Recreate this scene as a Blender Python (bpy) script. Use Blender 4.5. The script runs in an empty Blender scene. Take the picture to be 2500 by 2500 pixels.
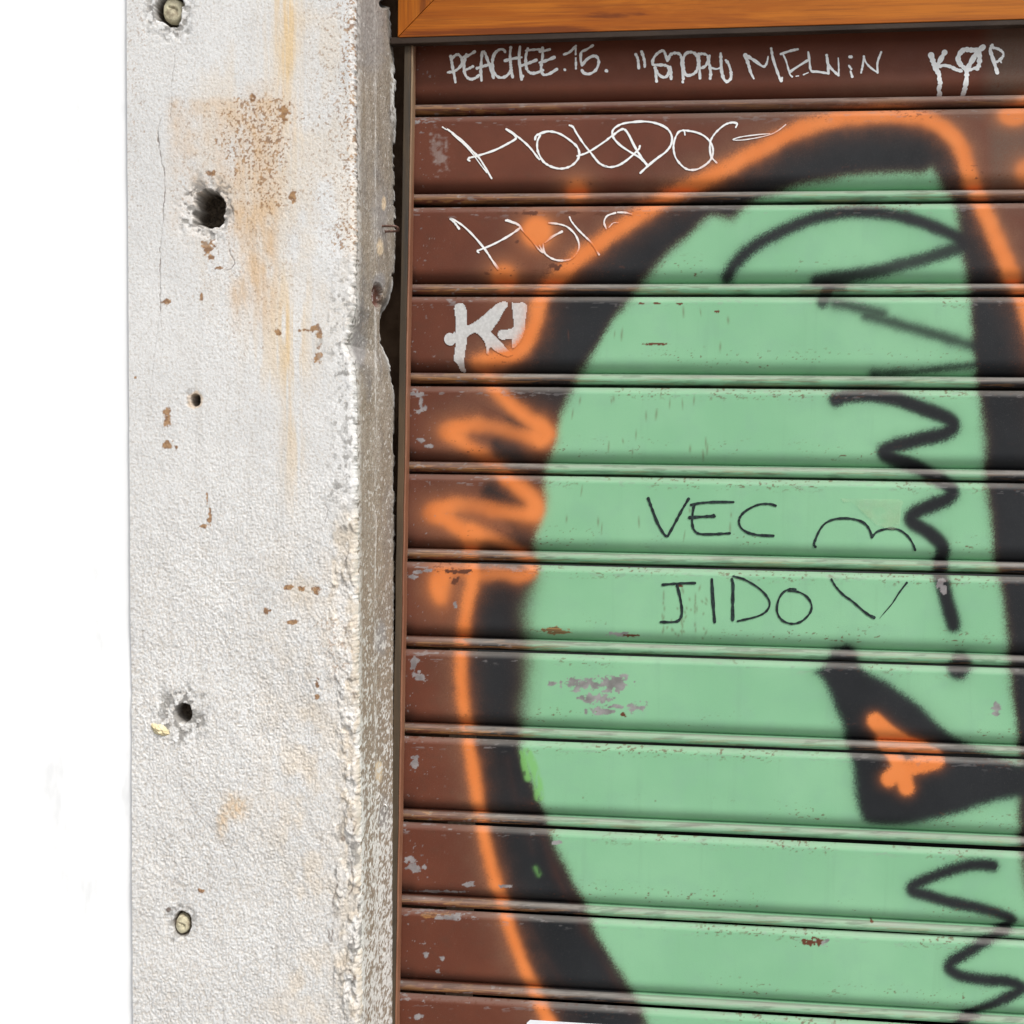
import bpy, math, random
import numpy as np
from mathutils import Matrix, Vector
from mathutils.geometry import tessellate_polygon

# ------------------------------------------------------------------ camera, light, exposure
scene = bpy.context.scene
CAM = np.array([0.29176185, -1.50877402, -0.41966582])
YAW, PIT, ROL = 0.10632764, -0.04308546, 0.01466648
FPX = 3000.0                      # focal length in units of a 2500 px wide frame
def cam_axes():
    cy, sy, cp, sp = math.cos(YAW), math.sin(YAW), math.cos(PIT), math.sin(PIT)
    fw = np.array([-sy*cp, cy*cp, sp]); r = np.array([cy, sy, 0.0]); u = np.cross(r, fw)
    c, s = math.cos(ROL), math.sin(ROL)
    return c*r + s*u, -s*r + c*u, fw
AR, AU, AF = cam_axes()
cam_data = bpy.data.cameras.new('camera')
cam_data.sensor_fit = 'HORIZONTAL'; cam_data.sensor_width = 36.0
cam_data.lens = 36.0*FPX/2500.0
cam_data.clip_start = 0.02; cam_data.clip_end = 400.0
cam = bpy.data.objects.new('camera', cam_data); scene.collection.objects.link(cam)
cam.matrix_world = Matrix(((AR[0], AU[0], -AF[0], CAM[0]), (AR[1], AU[1], -AF[1], CAM[1]),
                           (AR[2], AU[2], -AF[2], CAM[2]), (0, 0, 0, 1)))
scene.camera = cam
scene.render.resolution_x = 1024; scene.render.resolution_y = 1024

SUN_EL, SUN_AZ = 50.0, 138.0      # azimuth clockwise from +Y (into the wall); 180 = straight in front of the wall
world = bpy.data.worlds.new('World'); scene.world = world; world.use_nodes = True
wn = world.node_tree; wn.nodes.clear()
sky = wn.nodes.new('ShaderNodeTexSky'); sky.sky_type = 'NISHITA'; sky.sun_disc = False
sky.sun_elevation = math.radians(SUN_EL); sky.sun_rotation = math.radians(SUN_AZ)
sky.air_density = 1.0; sky.dust_density = 3.0; sky.ozone_density = 1.0
hs = wn.nodes.new('ShaderNodeHueSaturation'); hs.inputs['Saturation'].default_value = 0.25
bg = wn.nodes.new('ShaderNodeBackground'); bg.inputs['Strength'].default_value = 0.105
wo = wn.nodes.new('ShaderNodeOutputWorld')
wn.links.new(sky.outputs[0], hs.inputs['Color']); wn.links.new(hs.outputs[0], bg.inputs['Color'])
wn.links.new(bg.outputs[0], wo.inputs['Surface'])
sun_d = bpy.data.lights.new('sun', 'SUN'); sun_d.energy = 1.5; sun_d.angle = math.radians(14.0)
sun_d.color = (1.0, 0.975, 0.94)
sun = bpy.data.objects.new('sun', sun_d); scene.collection.objects.link(sun)
a, e = math.radians(SUN_AZ), math.radians(SUN_EL)
to_sun = Vector((math.sin(a)*math.cos(e), math.cos(a)*math.cos(e), math.sin(e)))
sun.rotation_euler = to_sun.to_track_quat('Z', 'Y').to_euler()
sun.location = to_sun*6
scene.view_settings.view_transform = 'Standard'; scene.view_settings.look = 'None'
scene.view_settings.gamma = 1.0; scene.view_settings.use_curve_mapping = False
scene.view_settings.exposure = 0.72
try: scene.cycles.max_bounces = 8
except Exception: pass

# ------------------------------------------------------------------ helpers
C = scene.collection
def ray(X, Y):
    X = np.asarray(X, float); Y = np.asarray(Y, float)
    return AF + ((X-1250)/FPX)[..., None]*AR - ((Y-1250)/FPX)[..., None]*AU
def at_y(X, Y, yp):               # point of the photo -> point on the upright plane y = yp
    d = ray(X, Y); t = (yp - CAM[1])/d[..., 1]
    P = CAM + d*t[..., None]
    return P[..., 0], P[..., 2]
def at_x(X, Y, xp):
    d = ray(X, Y); t = (xp - CAM[0])/d[..., 0]
    P = CAM + d*t[..., None]
    return P[..., 1], P[..., 2]
def proj(x, y, z):
    dx, dy, dz = x-CAM[0], y-CAM[1], z-CAM[2]
    w = dx*AF[0]+dy*AF[1]+dz*AF[2]
    return (1250+FPX*(dx*AR[0]+dy*AR[1]+dz*AR[2])/w, 1250-FPX*(dx*AU[0]+dy*AU[1]+dz*AU[2])/w)

def _hash(ix, iy, seed):
    h = (ix.astype(np.int64)*374761393 + iy.astype(np.int64)*668265263 + seed*974711) & 0xffffffff
    h = ((h ^ (h >> 13))*1274126177) & 0xffffffff
    h = ((h ^ (h >> 16))*2246822519) & 0xffffffff
    return ((h ^ (h >> 15)) & 0xffffff)/float(0xffffff)
def vn(x, y, seed=0):             # smooth value noise, 0..1
    x0 = np.floor(x); y0 = np.floor(y); fx = x-x0; fy = y-y0
    fx = fx*fx*(3-2*fx); fy = fy*fy*(3-2*fy)
    a = _hash(x0, y0, seed); b = _hash(x0+1, y0, seed); c = _hash(x0, y0+1, seed); d = _hash(x0+1, y0+1, seed)
    return (a*(1-fx)+b*fx)*(1-fy) + (c*(1-fx)+d*fx)*fy
def fbm(x, y, seed=0, o=4, g=0.5):
    s = 0; w = 1; t = 0
    for i in range(o):
        s = s + w*vn(x*2**i+17.3*i, y*2**i+5.1*i, seed+i); t += w; w *= g
    return s/t
def wn_(x, y, seed):              # white noise on a fine lattice
    return _hash(np.floor(x), np.floor(y), seed)
def sst(a, b, x):
    t = np.clip((x-a)/(b-a), 0, 1); return t*t*(3-2*t)

def spline(P, n=8, closed=False):
    P = np.asarray(P, float)
    if len(P) < 3 and not closed: 
        t = np.linspace(0, 1, n+1)[:, None]; return P[0]*(1-t)+P[1]*t
    if closed: Q = np.vstack([P[-1], P, P[0], P[1]])
    else: Q = np.vstack([2*P[0]-P[1], P, 2*P[-1]-P[-2]])
    out = []
    for i in range(1, len(Q)-2):
        p0, p1, p2, p3 = Q[i-1], Q[i], Q[i+1], Q[i+2]
        t = np.arange(n)[:, None]/n
        out.append(0.5*((2*p1)+(-p0+p2)*t+(2*p0-5*p1+4*p2-p3)*t*t+(-p0+3*p1-3*p2+p3)*t**3))
    out = np.vstack(out)
    if not closed: out = np.vstack([out, P[-1]])
    return out
def T(ox, oy, s, pts):
    return [tuple([ox+p[0]*s, oy+p[1]*s] + list(p[2:])) for p in pts]

def mesh_obj(name, V, F, mat=None, parent=None, smooth=True, attrs=None):
    me = bpy.data.meshes.new(name); me.from_pydata([tuple(map(float, v)) for v in V], [], [tuple(map(int, f)) for f in F]); me.update()
    if smooth: me.polygons.foreach_set('use_smooth', np.ones(len(me.polygons), bool))
    return _fin(name, me, mat, parent, attrs)
def _fin(name, me, mat, parent, attrs):
    if attrs:
        for k, v in attrs.items():
            if v.ndim == 1:
                at = me.attributes.new(k, 'FLOAT', 'POINT'); at.data.foreach_set('value', v.astype(np.float32))
            else:
                at = me.attributes.new(k, 'FLOAT_COLOR', 'POINT'); at.data.foreach_set('color', v.astype(np.float32).ravel())
    o = bpy.data.objects.new(name, me); C.objects.link(o)
    if mat: me.materials.append(mat)
    if parent: o.parent = parent
    return o
def grid_obj(name, V, mat=None, parent=None, attrs=None, flip=False):
    ny, nx = V.shape[:2]; n = ny*nx
    me = bpy.data.meshes.new(name); me.vertices.add(n)
    me.vertices.foreach_set('co', V.reshape(-1).astype(np.float32))
    I = np.arange(n).reshape(ny, nx)
    q = np.stack([I[:-1, :-1], I[:-1, 1:], I[1:, 1:], I[1:, :-1]], -1).reshape(-1, 4)
    if flip: q = q[:, ::-1]
    m = len(q)
    me.loops.add(m*4); me.loops.foreach_set('vertex_index', np.ascontiguousarray(q).reshape(-1).astype(np.int32))
    me.polygons.add(m); me.polygons.foreach_set('loop_start', (np.arange(m)*4).astype(np.int32))
    me.polygons.foreach_set('use_smooth', np.ones(m, bool))
    me.update(calc_edges=True)
    if attrs: attrs = {k: (v.reshape(-1) if v.ndim == 2 else v.reshape(-1, 4)) for k, v in attrs.items()}
    return _fin(name, me, mat, parent, attrs)
def box(name, x0, x1, y0, y1, z0, z1, mat, parent=None, bev=0.0):
    V = [(x, y, z) for x in (x0, x1) for y in (y0, y1) for z in (z0, z1)]
    F = [(0,1,3,2), (4,6,7,5), (0,4,5,1), (2,3,7,6), (0,2,6,4), (1,5,7,3)]
    o = mesh_obj(name, V, F, mat, parent, smooth=False)
    if bev:
        b = o.modifiers.new('bevel', 'BEVEL'); b.width = bev; b.segments = 2
    return o
def prism(name, pts_xz, y0, y1, mat, parent=None, bev=0.0):       # flat outline in x,z given thickness in y
    n = len(pts_xz); V = [(x, y0, z) for x, z in pts_xz]+[(x, y1, z) for x, z in pts_xz]
    F = [tuple(range(n)), tuple(range(2*n-1, n-1, -1))]+[(i, i+n, (i+1) % n+n, (i+1) % n) for i in range(n)]
    o = mesh_obj(name, V, F, mat, parent, smooth=False)
    if bev:
        b = o.modifiers.new('bevel', 'BEVEL'); b.width = bev; b.segments = 2
    return o
def tube(path, r, seg=10):
    P = [Vector(p) for p in path]; V = []; F = []
    for i, p in enumerate(P):
        d = (P[min(i+1, len(P)-1)]-P[max(i-1, 0)]).normalized()
        s = d.orthogonal().normalized() if i == 0 else (s-d*s.dot(d)).normalized()
        b = d.cross(s)
        rr = r if np.isscalar(r) else r[i]
        for k in range(seg):
            t = 2*math.pi*k/seg; V.append(p+(s*math.cos(t)+b*math.sin(t))*rr)
    for i in range(len(P)-1):
        for k in range(seg):
            F.append((i*seg+k, i*seg+(k+1) % seg, (i+1)*seg+(k+1) % seg, (i+1)*seg+k))
    F.append(tuple(range(seg-1, -1, -1))); F.append(tuple(range((len(P)-1)*seg, len(P)*seg)))
    return V, F
def tag(o, label=None, cat=None, group=None, kind=None):
    if label: o['label'] = label
    if cat: o['category'] = cat
    if group: o['group'] = group
    if kind: o['kind'] = kind
    return o
def empty(name, loc, label, cat):
    o = bpy.data.objects.new(name, None); o.location = (0, 0, 0); C.objects.link(o); o.empty_display_size = 0.05
    return tag(o, label, cat)

class NT:
    def __init__(s, name):
        s.m = bpy.data.materials.new(name); s.m.use_nodes = True; s.t = s.m.node_tree; s.t.nodes.clear()
        s.out = s.t.nodes.new('ShaderNodeOutputMaterial'); s.b = s.t.nodes.new('ShaderNodeBsdfPrincipled')
        s.t.links.new(s.b.outputs[0], s.out.inputs['Surface']); s.co = s.t.nodes.new('ShaderNodeTexCoord').outputs['Object']
    def L(s, a, b): s.t.links.new(a, b)
    def setin(s, sock, v):
        if hasattr(v, 'is_linked') or hasattr(v, 'links'): s.L(v, sock)
        else:
            if hasattr(sock.default_value, '__len__') and not hasattr(v, '__len__'): v = (v, v, v, 1)
            if hasattr(v, '__len__') and len(v) == 3 and len(sock.default_value) == 4: v = (*v, 1)
            sock.default_value = v
    def attr(s, n):
        a = s.t.nodes.new('ShaderNodeAttribute'); a.attribute_name = n; return a
    def split(s, c):
        x = s.t.nodes.new('ShaderNodeSeparateColor'); s.L(c, x.inputs[0]); return x.outputs
    def scaled(s, sc):
        x = s.t.nodes.new('ShaderNodeMapping'); x.inputs['Scale'].default_value = sc; s.L(s.co, x.inputs['Vector']); return x.outputs[0]
    def noise(s, scale, detail=4, rough=0.55, vec=None, dist=0.0):
        n = s.t.nodes.new('ShaderNodeTexNoise'); n.inputs['Scale'].default_value = scale; n.inputs['Detail'].default_value = detail
        n.inputs['Roughness'].default_value = rough; n.inputs['Distortion'].default_value = dist
        s.L(vec if vec else s.co, n.inputs['Vector']); return n.outputs['Fac']
    def map(s, v, a, b, c=0.0, d=1.0):
        n = s.t.nodes.new('ShaderNodeMapRange'); n.interpolation_type = 'SMOOTHSTEP'
        s.setin(n.inputs[0], v)
        for i, q in enumerate((a, b, c, d)): s.setin(n.inputs[i+1], q)
        return n.outputs[0]
    def math(s, op, a, b=0.0):
        n = s.t.nodes.new('ShaderNodeMath'); n.operation = op; s.setin(n.inputs[0], a); s.setin(n.inputs[1], b); return n.outputs[0]
    def mix(s, f, a, b, mode='MIX'):
        n = s.t.nodes.new('ShaderNodeMix'); n.data_type = 'RGBA'; n.blend_type = mode
        s.setin(n.inputs[0], f); s.setin(n.inputs[6], a); s.setin(n.inputs[7], b); return n.outputs[2]
    def bump(s, h, strength=0.3, dist=0.001):
        n = s.t.nodes.new('ShaderNodeBump'); n.inputs['Strength'].default_value = strength; n.inputs['Distance'].default_value = dist
        s.L(h, n.inputs['Height']); s.L(n.outputs[0], s.b.inputs['Normal'])
    def done(s, col, rough=0.6, spec=0.4, metal=0.0):
        s.setin(s.b.inputs['Base Color'], col); s.setin(s.b.inputs['Roughness'], rough)
        s.setin(s.b.inputs['Specular IOR Level'], spec); s.setin(s.b.inputs['Metallic'], metal); return s.m

# ------------------------------------------------------------------ materials
def m_shutter():
    n = NT('shutter_paint')
    p = n.attr('paint'); pr = n.split(p.outputs['Color']); w = n.attr('wear_sheen'); wr = n.split(w.outputs['Color']); x = n.attr('extra'); xr = n.split(x.outputs['Color'])
    big = n.noise(9, 3); fine = n.noise(700, 2); mid = n.noise(60, 4)
    streak = n.noise(1.0, 5, 0.6, n.scaled((14, 14, 900)))
    brown = n.mix(n.map(big, 0.35, 0.65), (0.118, 0.036, 0.020), (0.142, 0.044, 0.024))
    brown = n.mix(n.map(mid, 0.5, 0.75, 0, 0.35), brown, (0.095, 0.042, 0.026))
    green = n.mix(n.map(n.noise(6, 3), 0.35, 0.65), (0.215, 0.458, 0.262), (0.245, 0.495, 0.290))
    green = n.mix(n.map(n.noise(28, 4), 0.45, 0.7, 0, 0.30), green, (0.215, 0.405, 0.275))
    green = n.mix(n.map(n.noise(1.0, 4, 0.6, n.scaled((60, 60, 5))), 0.54, 0.72, 0, 0.24), green, (0.19, 0.37, 0.225))
    green = n.mix(n.map(n.noise(1500, 1), 0.70, 0.74, 0, 0.35), green, (0.13, 0.27, 0.16))
    black = n.mix(n.map(n.noise(7, 3), 0.3, 0.7), (0.0115, 0.013, 0.015), (0.019, 0.0205, 0.023))
    orange = n.mix(n.map(n.noise(20, 2), 0.3, 0.7), (0.70, 0.200, 0.048), (0.74, 0.228, 0.062))
    c = n.mix(p.outputs['Alpha'], brown, (0.125, 0.085, 0.062))
    c = n.mix(pr[0], c, green)
    c = n.mix(pr[1], c, black)
    c = n.mix(xr[0], c, (0.185, 0.46, 0.125))
    c = n.mix(pr[2], c, orange)
    c = n.mix(n.math('MULTIPLY', n.map(n.noise(1800, 1), 0.72, 0.76), 0.35), c, (0.28, 0.27, 0.25))
    c = n.mix(xr[1], c, (0.42, 0.40, 0.38))                       # pale scuffs
    rustc = n.mix(n.map(streak, 0.35, 0.65), (0.10, 0.042, 0.02), (0.40, 0.19, 0.062))
    c = n.mix(wr[0], c, rustc)
    metal = n.mix(n.map(mid, 0.3, 0.7), (0.17, 0.155, 0.155), (0.32, 0.30, 0.30))
    c = n.mix(wr[1], c, metal)
    dust_sheen_c = n.mix(n.map(streak, 0.3, 0.7), (0.225, 0.205, 0.18), (0.33, 0.305, 0.275))  # film colour, also standing in for sky sheen on the ribs
    c = n.mix(wr[2], c, dust_sheen_c)
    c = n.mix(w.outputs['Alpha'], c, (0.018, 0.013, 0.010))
    c = n.mix(xr[2], c, (0.12, 0.042, 0.022))                      # brown chips
    h = n.math('ADD', n.math('MULTIPLY', fine, 0.4), n.math('MULTIPLY', n.noise(25, 2), 1.0))
    n.bump(h, 0.12, 0.002)
    return n.done(c, n.map(mid, 0.3, 0.7, 0.5, 0.65), 0.22)
def m_plaster():
    n = NT('rough_plaster')
    a = n.attr('stain'); ar = n.split(a.outputs['Color']); b = n.attr('bare'); br = n.split(b.outputs['Color'])
    big = n.noise(7, 4); mid = n.noise(70, 4); fine = n.noise(420, 3)
    c = n.mix(n.map(big, 0.3, 0.7), (0.655, 0.652, 0.64), (0.755, 0.752, 0.738))
    c = n.mix(n.map(n.noise(330, 2), 0.50, 0.66, 0, 0.45), c, (0.47, 0.41, 0.345))
    c = n.mix(n.map(mid, 0.52, 0.72, 0, 0.30), c, (0.53, 0.515, 0.49))
    c = n.mix(n.map(n.noise(3.5, 5, 0.65), 0.50, 0.68, 0, 0.40), c, (0.52, 0.51, 0.49))
    c = n.mix(n.map(n.noise(1.0, 4, 0.6, n.scaled((55, 55, 4))), 0.55, 0.72, 0, 0.35), c, (0.52, 0.49, 0.45))
    c = n.mix(ar[0], c, (0.70, 0.515, 0.29))                        # yellow seepage
    c = n.mix(ar[1], c, (0.63, 0.455, 0.29))                        # rust tint
    c = n.mix(br[0], c, n.mix(n.map(mid, 0.35, 0.65), (0.575, 0.505, 0.415), (0.65, 0.60, 0.53)))  # beige undercoat
    c = n.mix(ar[2], c, n.mix(n.map(n.noise(160, 2), 0.4, 0.6), (0.21, 0.10, 0.038), (0.36, 0.20, 0.085)))  # peeled brown
    c = n.mix(a.outputs['Alpha'], c, (0.13, 0.095, 0.075))         # dark pits and cracks
    c = n.mix(br[1], c, n.mix(n.map(mid, 0.3, 0.7), (0.17, 0.16, 0.15), (0.30, 0.285, 0.26)))     # bare mortar
    c = n.mix(br[2], c, n.mix(n.map(n.noise(220, 3), 0.35, 0.65), (0.085, 0.068, 0.052), (0.16, 0.125, 0.09)))  # hole interior
    c = n.mix(b.outputs['Alpha'], c, (0.86, 0.855, 0.84))          # clean white chips
    n.bump(n.math('ADD', fine, n.math('MULTIPLY', n.noise(900, 2), 0.5)), 0.32, 0.0013)
    return n.done(c, 0.85, 0.2)
def m_stone():
    n = NT('brown_stone')
    a = n.attr('stain'); ar = n.split(a.outputs['Color']); b = n.attr('bare'); br = n.split(b.outputs['Color'])
    mid = n.noise(45, 4, vec=n.scaled((1, 1, 0.4))); fine = n.noise(500, 3)
    c = n.mix(n.map(mid, 0.32, 0.68), (0.29, 0.245, 0.19), (0.40, 0.355, 0.30))
    c = n.mix(n.map(n.noise(14, 3), 0.45, 0.7), c, (0.20, 0.19, 0.185))
    c = n.mix(n.map(n.noise(650, 3), 0.46, 0.62, 0, 0.75), c, (0.19, 0.155, 0.12))
    c = n.mix(n.map(n.noise(380, 2, vec=n.scaled((1, 1, 0.5))), 0.58, 0.68, 0, 0.6), c, (0.50, 0.465, 0.42))
    c = n.mix(br[1], c, n.mix(n.map(fine, 0.4, 0.62), (0.34, 0.275, 0.21), (0.22, 0.165, 0.12)))
    c = n.mix(ar[0], c, (0.30, 0.29, 0.29))
    c = n.mix(ar[1], c, (0.66, 0.53, 0.37))
    c = n.mix(ar[2], c, (0.13, 0.045, 0.03))
    c = n.mix(br[0], c, n.mix(n.map(fine, 0.4, 0.6), (0.66, 0.645, 0.61), (0.76, 0.745, 0.72)))                       # white paint flecks
    c = n.mix(a.outputs['Alpha'], c, (0.03, 0.024, 0.02))
    n.bump(n.math('ADD', fine, mid), 0.5, 0.0012)
    return n.done(c, 0.8, 0.25)
def m_simple(name, c0, c1, sc=40, rough=0.6, spec=0.4, metal=0.0, bump=0.15, c2=None, vec=None):
    n = NT(name); f = n.noise(sc, 5, vec=n.scaled(vec) if vec else None)
    c = n.mix(n.map(f, 0.35, 0.65), c0, c1)
    if c2: c = n.mix(n.map(n.noise(sc*0.37, 5, 0.65, n.scaled(vec) if vec else None), 0.52, 0.66), c, c2)
    n.bump(n.noise(sc*6, 3), bump, 0.001)
    return n.done(c, rough, spec, metal)
def m_wood(name, axis):
    n = NT(name)
    sc = (1.8, 30, 17) if axis == 'x' else (40, 30, 2.2)
    v = n.scaled(sc)
    wv = n.noise(1.0, 5, 0.55, v, 2.4)
    fine = n.noise(1.0, 4, 0.6, n.scaled((12, 200, 420) if axis == 'x' else (420, 200, 12)))
    c = n.mix(n.map(wv, 0.34, 0.52), (0.52, 0.155, 0.012), (0.38, 0.098, 0.007))
    c = n.mix(n.map(wv, 0.52, 0.62, 0, 0.9), c, (0.17, 0.038, 0.006))
    c = n.mix(n.map(fine, 0.42, 0.70, 0, 0.5), c, (0.20, 0.052, 0.008))
    c = n.mix(n.map(n.noise(1.0, 2, 0.5, n.scaled((1.2, 6, 9) if axis == 'x' else (9, 6, 1.2))), 0.5, 0.7, 0, 0.4), c, (0.50, 0.16, 0.016))
    n.bump(fine, 0.1, 0.0005)
    return n.done(c, 0.5, 0.2)
def m_ink(name, c0, c1):
    n = NT(name); o = n.attr('cover')
    c = n.mix(n.map(n.noise(260, 3), 0.35, 0.7), c0, c1)
    c = n.mix(o.outputs['Fac'], c, (0.72, 0.21, 0.055))
    n.setin(n.b.inputs['Alpha'], n.map(n.noise(170, 5, 0.7), 0.27, 0.33, 0.35, 1.0))
    return n.done(c, 0.5, 0.2)
M_SH = m_shutter(); M_PL = m_plaster(); M_ST = m_stone()
M_WHITE = m_simple('smooth_white_paint', (0.90, 0.905, 0.905), (0.925, 0.93, 0.93), 5, 0.6, 0.3, bump=0.03)
def m_white():
    n = NT('smooth_white_paint')
    c = n.mix(n.map(n.noise(5, 3), 0.3, 0.7), (0.90, 0.905, 0.905), (0.925, 0.93, 0.93))
    c = n.mix(n.map(n.noise(1.0, 4, 0.6, n.scaled((22, 22, 7))), 0.60, 0.72, 0, 0.8), c, (0.78, 0.79, 0.79))
    n.bump(n.noise(60, 3), 0.03, 0.001)
    return n.done(c, 0.6, 0.3)
M_WHITE = m_white()
M_RAIL = m_simple('rail_steel', (0.060, 0.046, 0.032), (0.115, 0.076, 0.044), 30, 0.6, 0.2, 0.0, 0.2, (0.045, 0.040, 0.034), (1, 1, 0.12))
M_LIP = m_simple('rail_lip_paint', (0.21, 0.085, 0.045), (0.27, 0.125, 0.070), 40, 0.5, 0.5, 0.0, 0.2, (0.25, 0.17, 0.10), (1, 1, 0.15))
M_LINT = m_simple('lintel_steel', (0.026, 0.016, 0.011), (0.045, 0.029, 0.020), 40, 0.6, 0.25, 0.0, 0.3, (0.085, 0.066, 0.05), (0.3, 1, 1))
M_DARK = m_simple('dark_recess', (0.11, 0.068, 0.042), (0.17, 0.11, 0.07), 30, 0.9, 0.1)
M_WX = m_wood('varnished_wood_across', 'x'); M_WZ = m_wood('varnished_wood_upright', 'z')
M_INKW = m_ink('white_marker_ink', (0.78, 0.79, 0.78), (0.88, 0.88, 0.87))
M_INKG = m_ink('grey_silver_ink', (0.50, 0.50, 0.49), (0.60, 0.60, 0.59))
M_INKS = m_ink('silver_marker_ink', (0.86, 0.87, 0.86), (0.95, 0.95, 0.94))
M_INKB = m_ink('black_marker_ink', (0.012, 0.016, 0.018), (0.025, 0.045, 0.040))
M_PLUG = m_simple('cream_plastic', (0.52, 0.47, 0.32), (0.62, 0.57, 0.40), 160, 0.6, 0.4, 0, 0.3, (0.30, 0.25, 0.17))
M_GLUE = m_simple('yellow_glue', (0.62, 0.52, 0.30), (0.70, 0.62, 0.42), 120, 0.5, 0.4, 0, 0.3, (0.45, 0.38, 0.28))
M_NAIL = m_simple('rusty_nail_steel', (0.10, 0.055, 0.042), (0.18, 0.10, 0.075), 300, 0.5, 0.5, 0.3)
M_STEEL = m_simple('dull_steel', (0.45, 0.43, 0.40), (0.60, 0.58, 0.55), 200, 0.35, 0.5, 0.7)
M_PAPER = m_simple('white_paper', (0.74, 0.76, 0.80), (0.80, 0.82, 0.85), 60, 0.5, 0.4, 0, 0.03)
M_PAVE = m_simple('grey_paving', (0.20, 0.195, 0.185), (0.28, 0.27, 0.26), 6, 0.85, 0.2)

# ------------------------------------------------------------------ setting: pavement
GZ = -1.95
V = [(-12, -14, GZ), (12, -14, GZ), (12, 0.4, GZ), (-12, 0.4, GZ)]
tag(mesh_obj('pavement', V, [(0, 1, 2, 3)], M_PAVE, smooth=False), kind='structure')

# ------------------------------------------------------------------ plaster pillar with its stone reveal
YF, YB = -0.20, -0.012
def curve(tab):
    tab = np.array(tab, float)
    return lambda Y: np.interp(Y, tab[:, 0], tab[:, 1])
edge_front = curve([(-400, 865), (0, 866), (300, 866), (560, 868), (640, 866), (700, 863), (740, 865), (790, 856), (815, 849), (838, 843), (856, 848), (880, 861), (940, 866), (1100, 868), (1300, 870), (1700, 873), (2000, 877), (2480, 881), (2900, 883)])
edge_back = curve([(-400, 950), (0, 952), (60, 953), (95, 955), (140, 961), (220, 967), (300, 966), (380, 963), (470, 963), (560, 966), (640, 964), (700, 958), (735, 950), (765, 932), (790, 923), (810, 926), (840, 931), (875, 946), (905, 956), (960, 963), (1100, 964), (1500, 965), (1900, 964), (2150, 962), (2480, 962), (2900, 962)])
zt = np.concatenate([np.linspace(1.2, 0.16, 24)[:-1], np.arange(0.16, -1.13, -0.0008), np.linspace(-1.13, GZ, 24)[1:]])
x_left_tab = at_y(np.array([317.0, 334.0]), np.array([0.0, 2500.0]), YF)
def x_left(z): return np.interp(-z, -x_left_tab[1], x_left_tab[0])
def row_px(z, y):                 # photo row at which height z crosses the pillar
    return proj(np.full_like(z, -0.1), np.full_like(z, y), z)[1]
RYf = row_px(zt, YF)
xe_s = at_y(edge_front(RYf), RYf, YF)[0]           # smooth arris; xe adds the small chips
xe = at_y(edge_front(RYf)+5*(fbm(RYf/14, RYf*0, 153, 3)-0.5)+5*(fbm(RYf/5, RYf*0, 154, 2)-0.5), RYf, YF)[0]
nxp = 340
u = np.linspace(0, 1, nxp)
X = x_left(zt)[:, None]*(1-u) - 0.004*(1-u)**40 + xe_s[:, None]*u + (xe-xe_s)[:, None]*u**70
Z = np.repeat(zt[:, None], nxp, 1)
PX, PY = proj(X, np.full_like(X, YF), Z)
rng = np.random.RandomState(4)
def blob(cx, cy, rx, ry, soft=0.3, wob=0.25, seed=1, sc=0.05):
    d = np.sqrt(((PX-cx)/rx)**2+((PY-cy)/ry)**2)
    d = d + wob*(fbm(PX*sc, PY*sc, seed, 3)-0.5)*2
    return 1-sst(1-soft, 1+soft, d)
# relief (metres, positive = proud)
fineh = fbm(PX/3.4, PY/4.2, 11, 2)
h = (fineh-0.5)*0.0011 + (fbm(PX/24, PY/40, 12, 3)-0.5)*0.0009 + (fbm(PX/150, PY/200, 13, 3)-0.5)*0.004
h += (fbm(PX/4.0, PY/11.0, 14, 2)-0.5)*0.00035
low = sst(900, 1700, PY)
h *= (0.48+0.90*low)*(0.55+0.9*fbm(PX/110, PY/150, 18, 3))
lump = sst(0.44, 0.60, fbm(PX/26, PY/44, 15, 4))
right_edge = sst(84, 24, edge_front(PY)-PX + (fbm(PX/20, PY/30, 16, 3)-0.5)*70)
broken = right_edge*sst(1180, 1320, PY)
h += broken*(lump*0.0032-0.0014+0.0014*(fbm(PX/7, PY/9, 17, 2)-0.5))
# ragged upper edge
broken_up = right_edge*(1-sst(1180, 1320, PY))*sst(560, 760, PY)
h += broken_up*(lump*0.0009-0.0003)*sst(30, 12, edge_front(PY)-PX)
bare1 = np.zeros_like(h); hole = np.zeros_like(h); white = np.zeros_like(h); pit = np.zeros_like(h)
HOLES = [(412, 22, 33, 40, 0.026, 58, 0.055), (508, 512, 37, 46, 0.045, 62, 0.05), (476, 977, 12, 14, 0.035, 20, 0.02), (446, 1744, 20, 25, 0.030, 60, 0.04), (444, 2258, 22, 29, 0.010, 34, 0.03)]
for i, (cx, cy, rx, ry, dep, halo, hd) in enumerate(HOLES):
    b = blob(cx, cy, rx, ry, 0.10, 0.34 if i < 2 else 0.2, 30+i, 0.055)
    hl = blob(cx-4, cy, halo, halo*1.08, 0.35, 0.5, 40+i, 0.05)
    h -= hl*hd*0.03
    patch = hl*sst(0.44, 0.54, fbm(PX/11, PY/11, 50+i, 4))
    bare1 = np.maximum(bare1, patch*(0.85 if i != 2 else 0.3))
    h -= patch*0.0006
    white = np.maximum(white, 0.22*hl*(1-patch)*sst(0.45, 0.6, fbm(PX/16, PY/16, 60+i, 2)))
    h = h*(1-b) + (-dep*(0.82+0.35*fbm(PX/10, PY/10, 70+i, 2)))*b
    hole = np.maximum(hole, sst(0.25, 0.8, b)); white *= (1-hole)
    bare1 = np.maximum(bare1, sst(0.02, 0.35, b)*(1-hole)*0.8)
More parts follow.
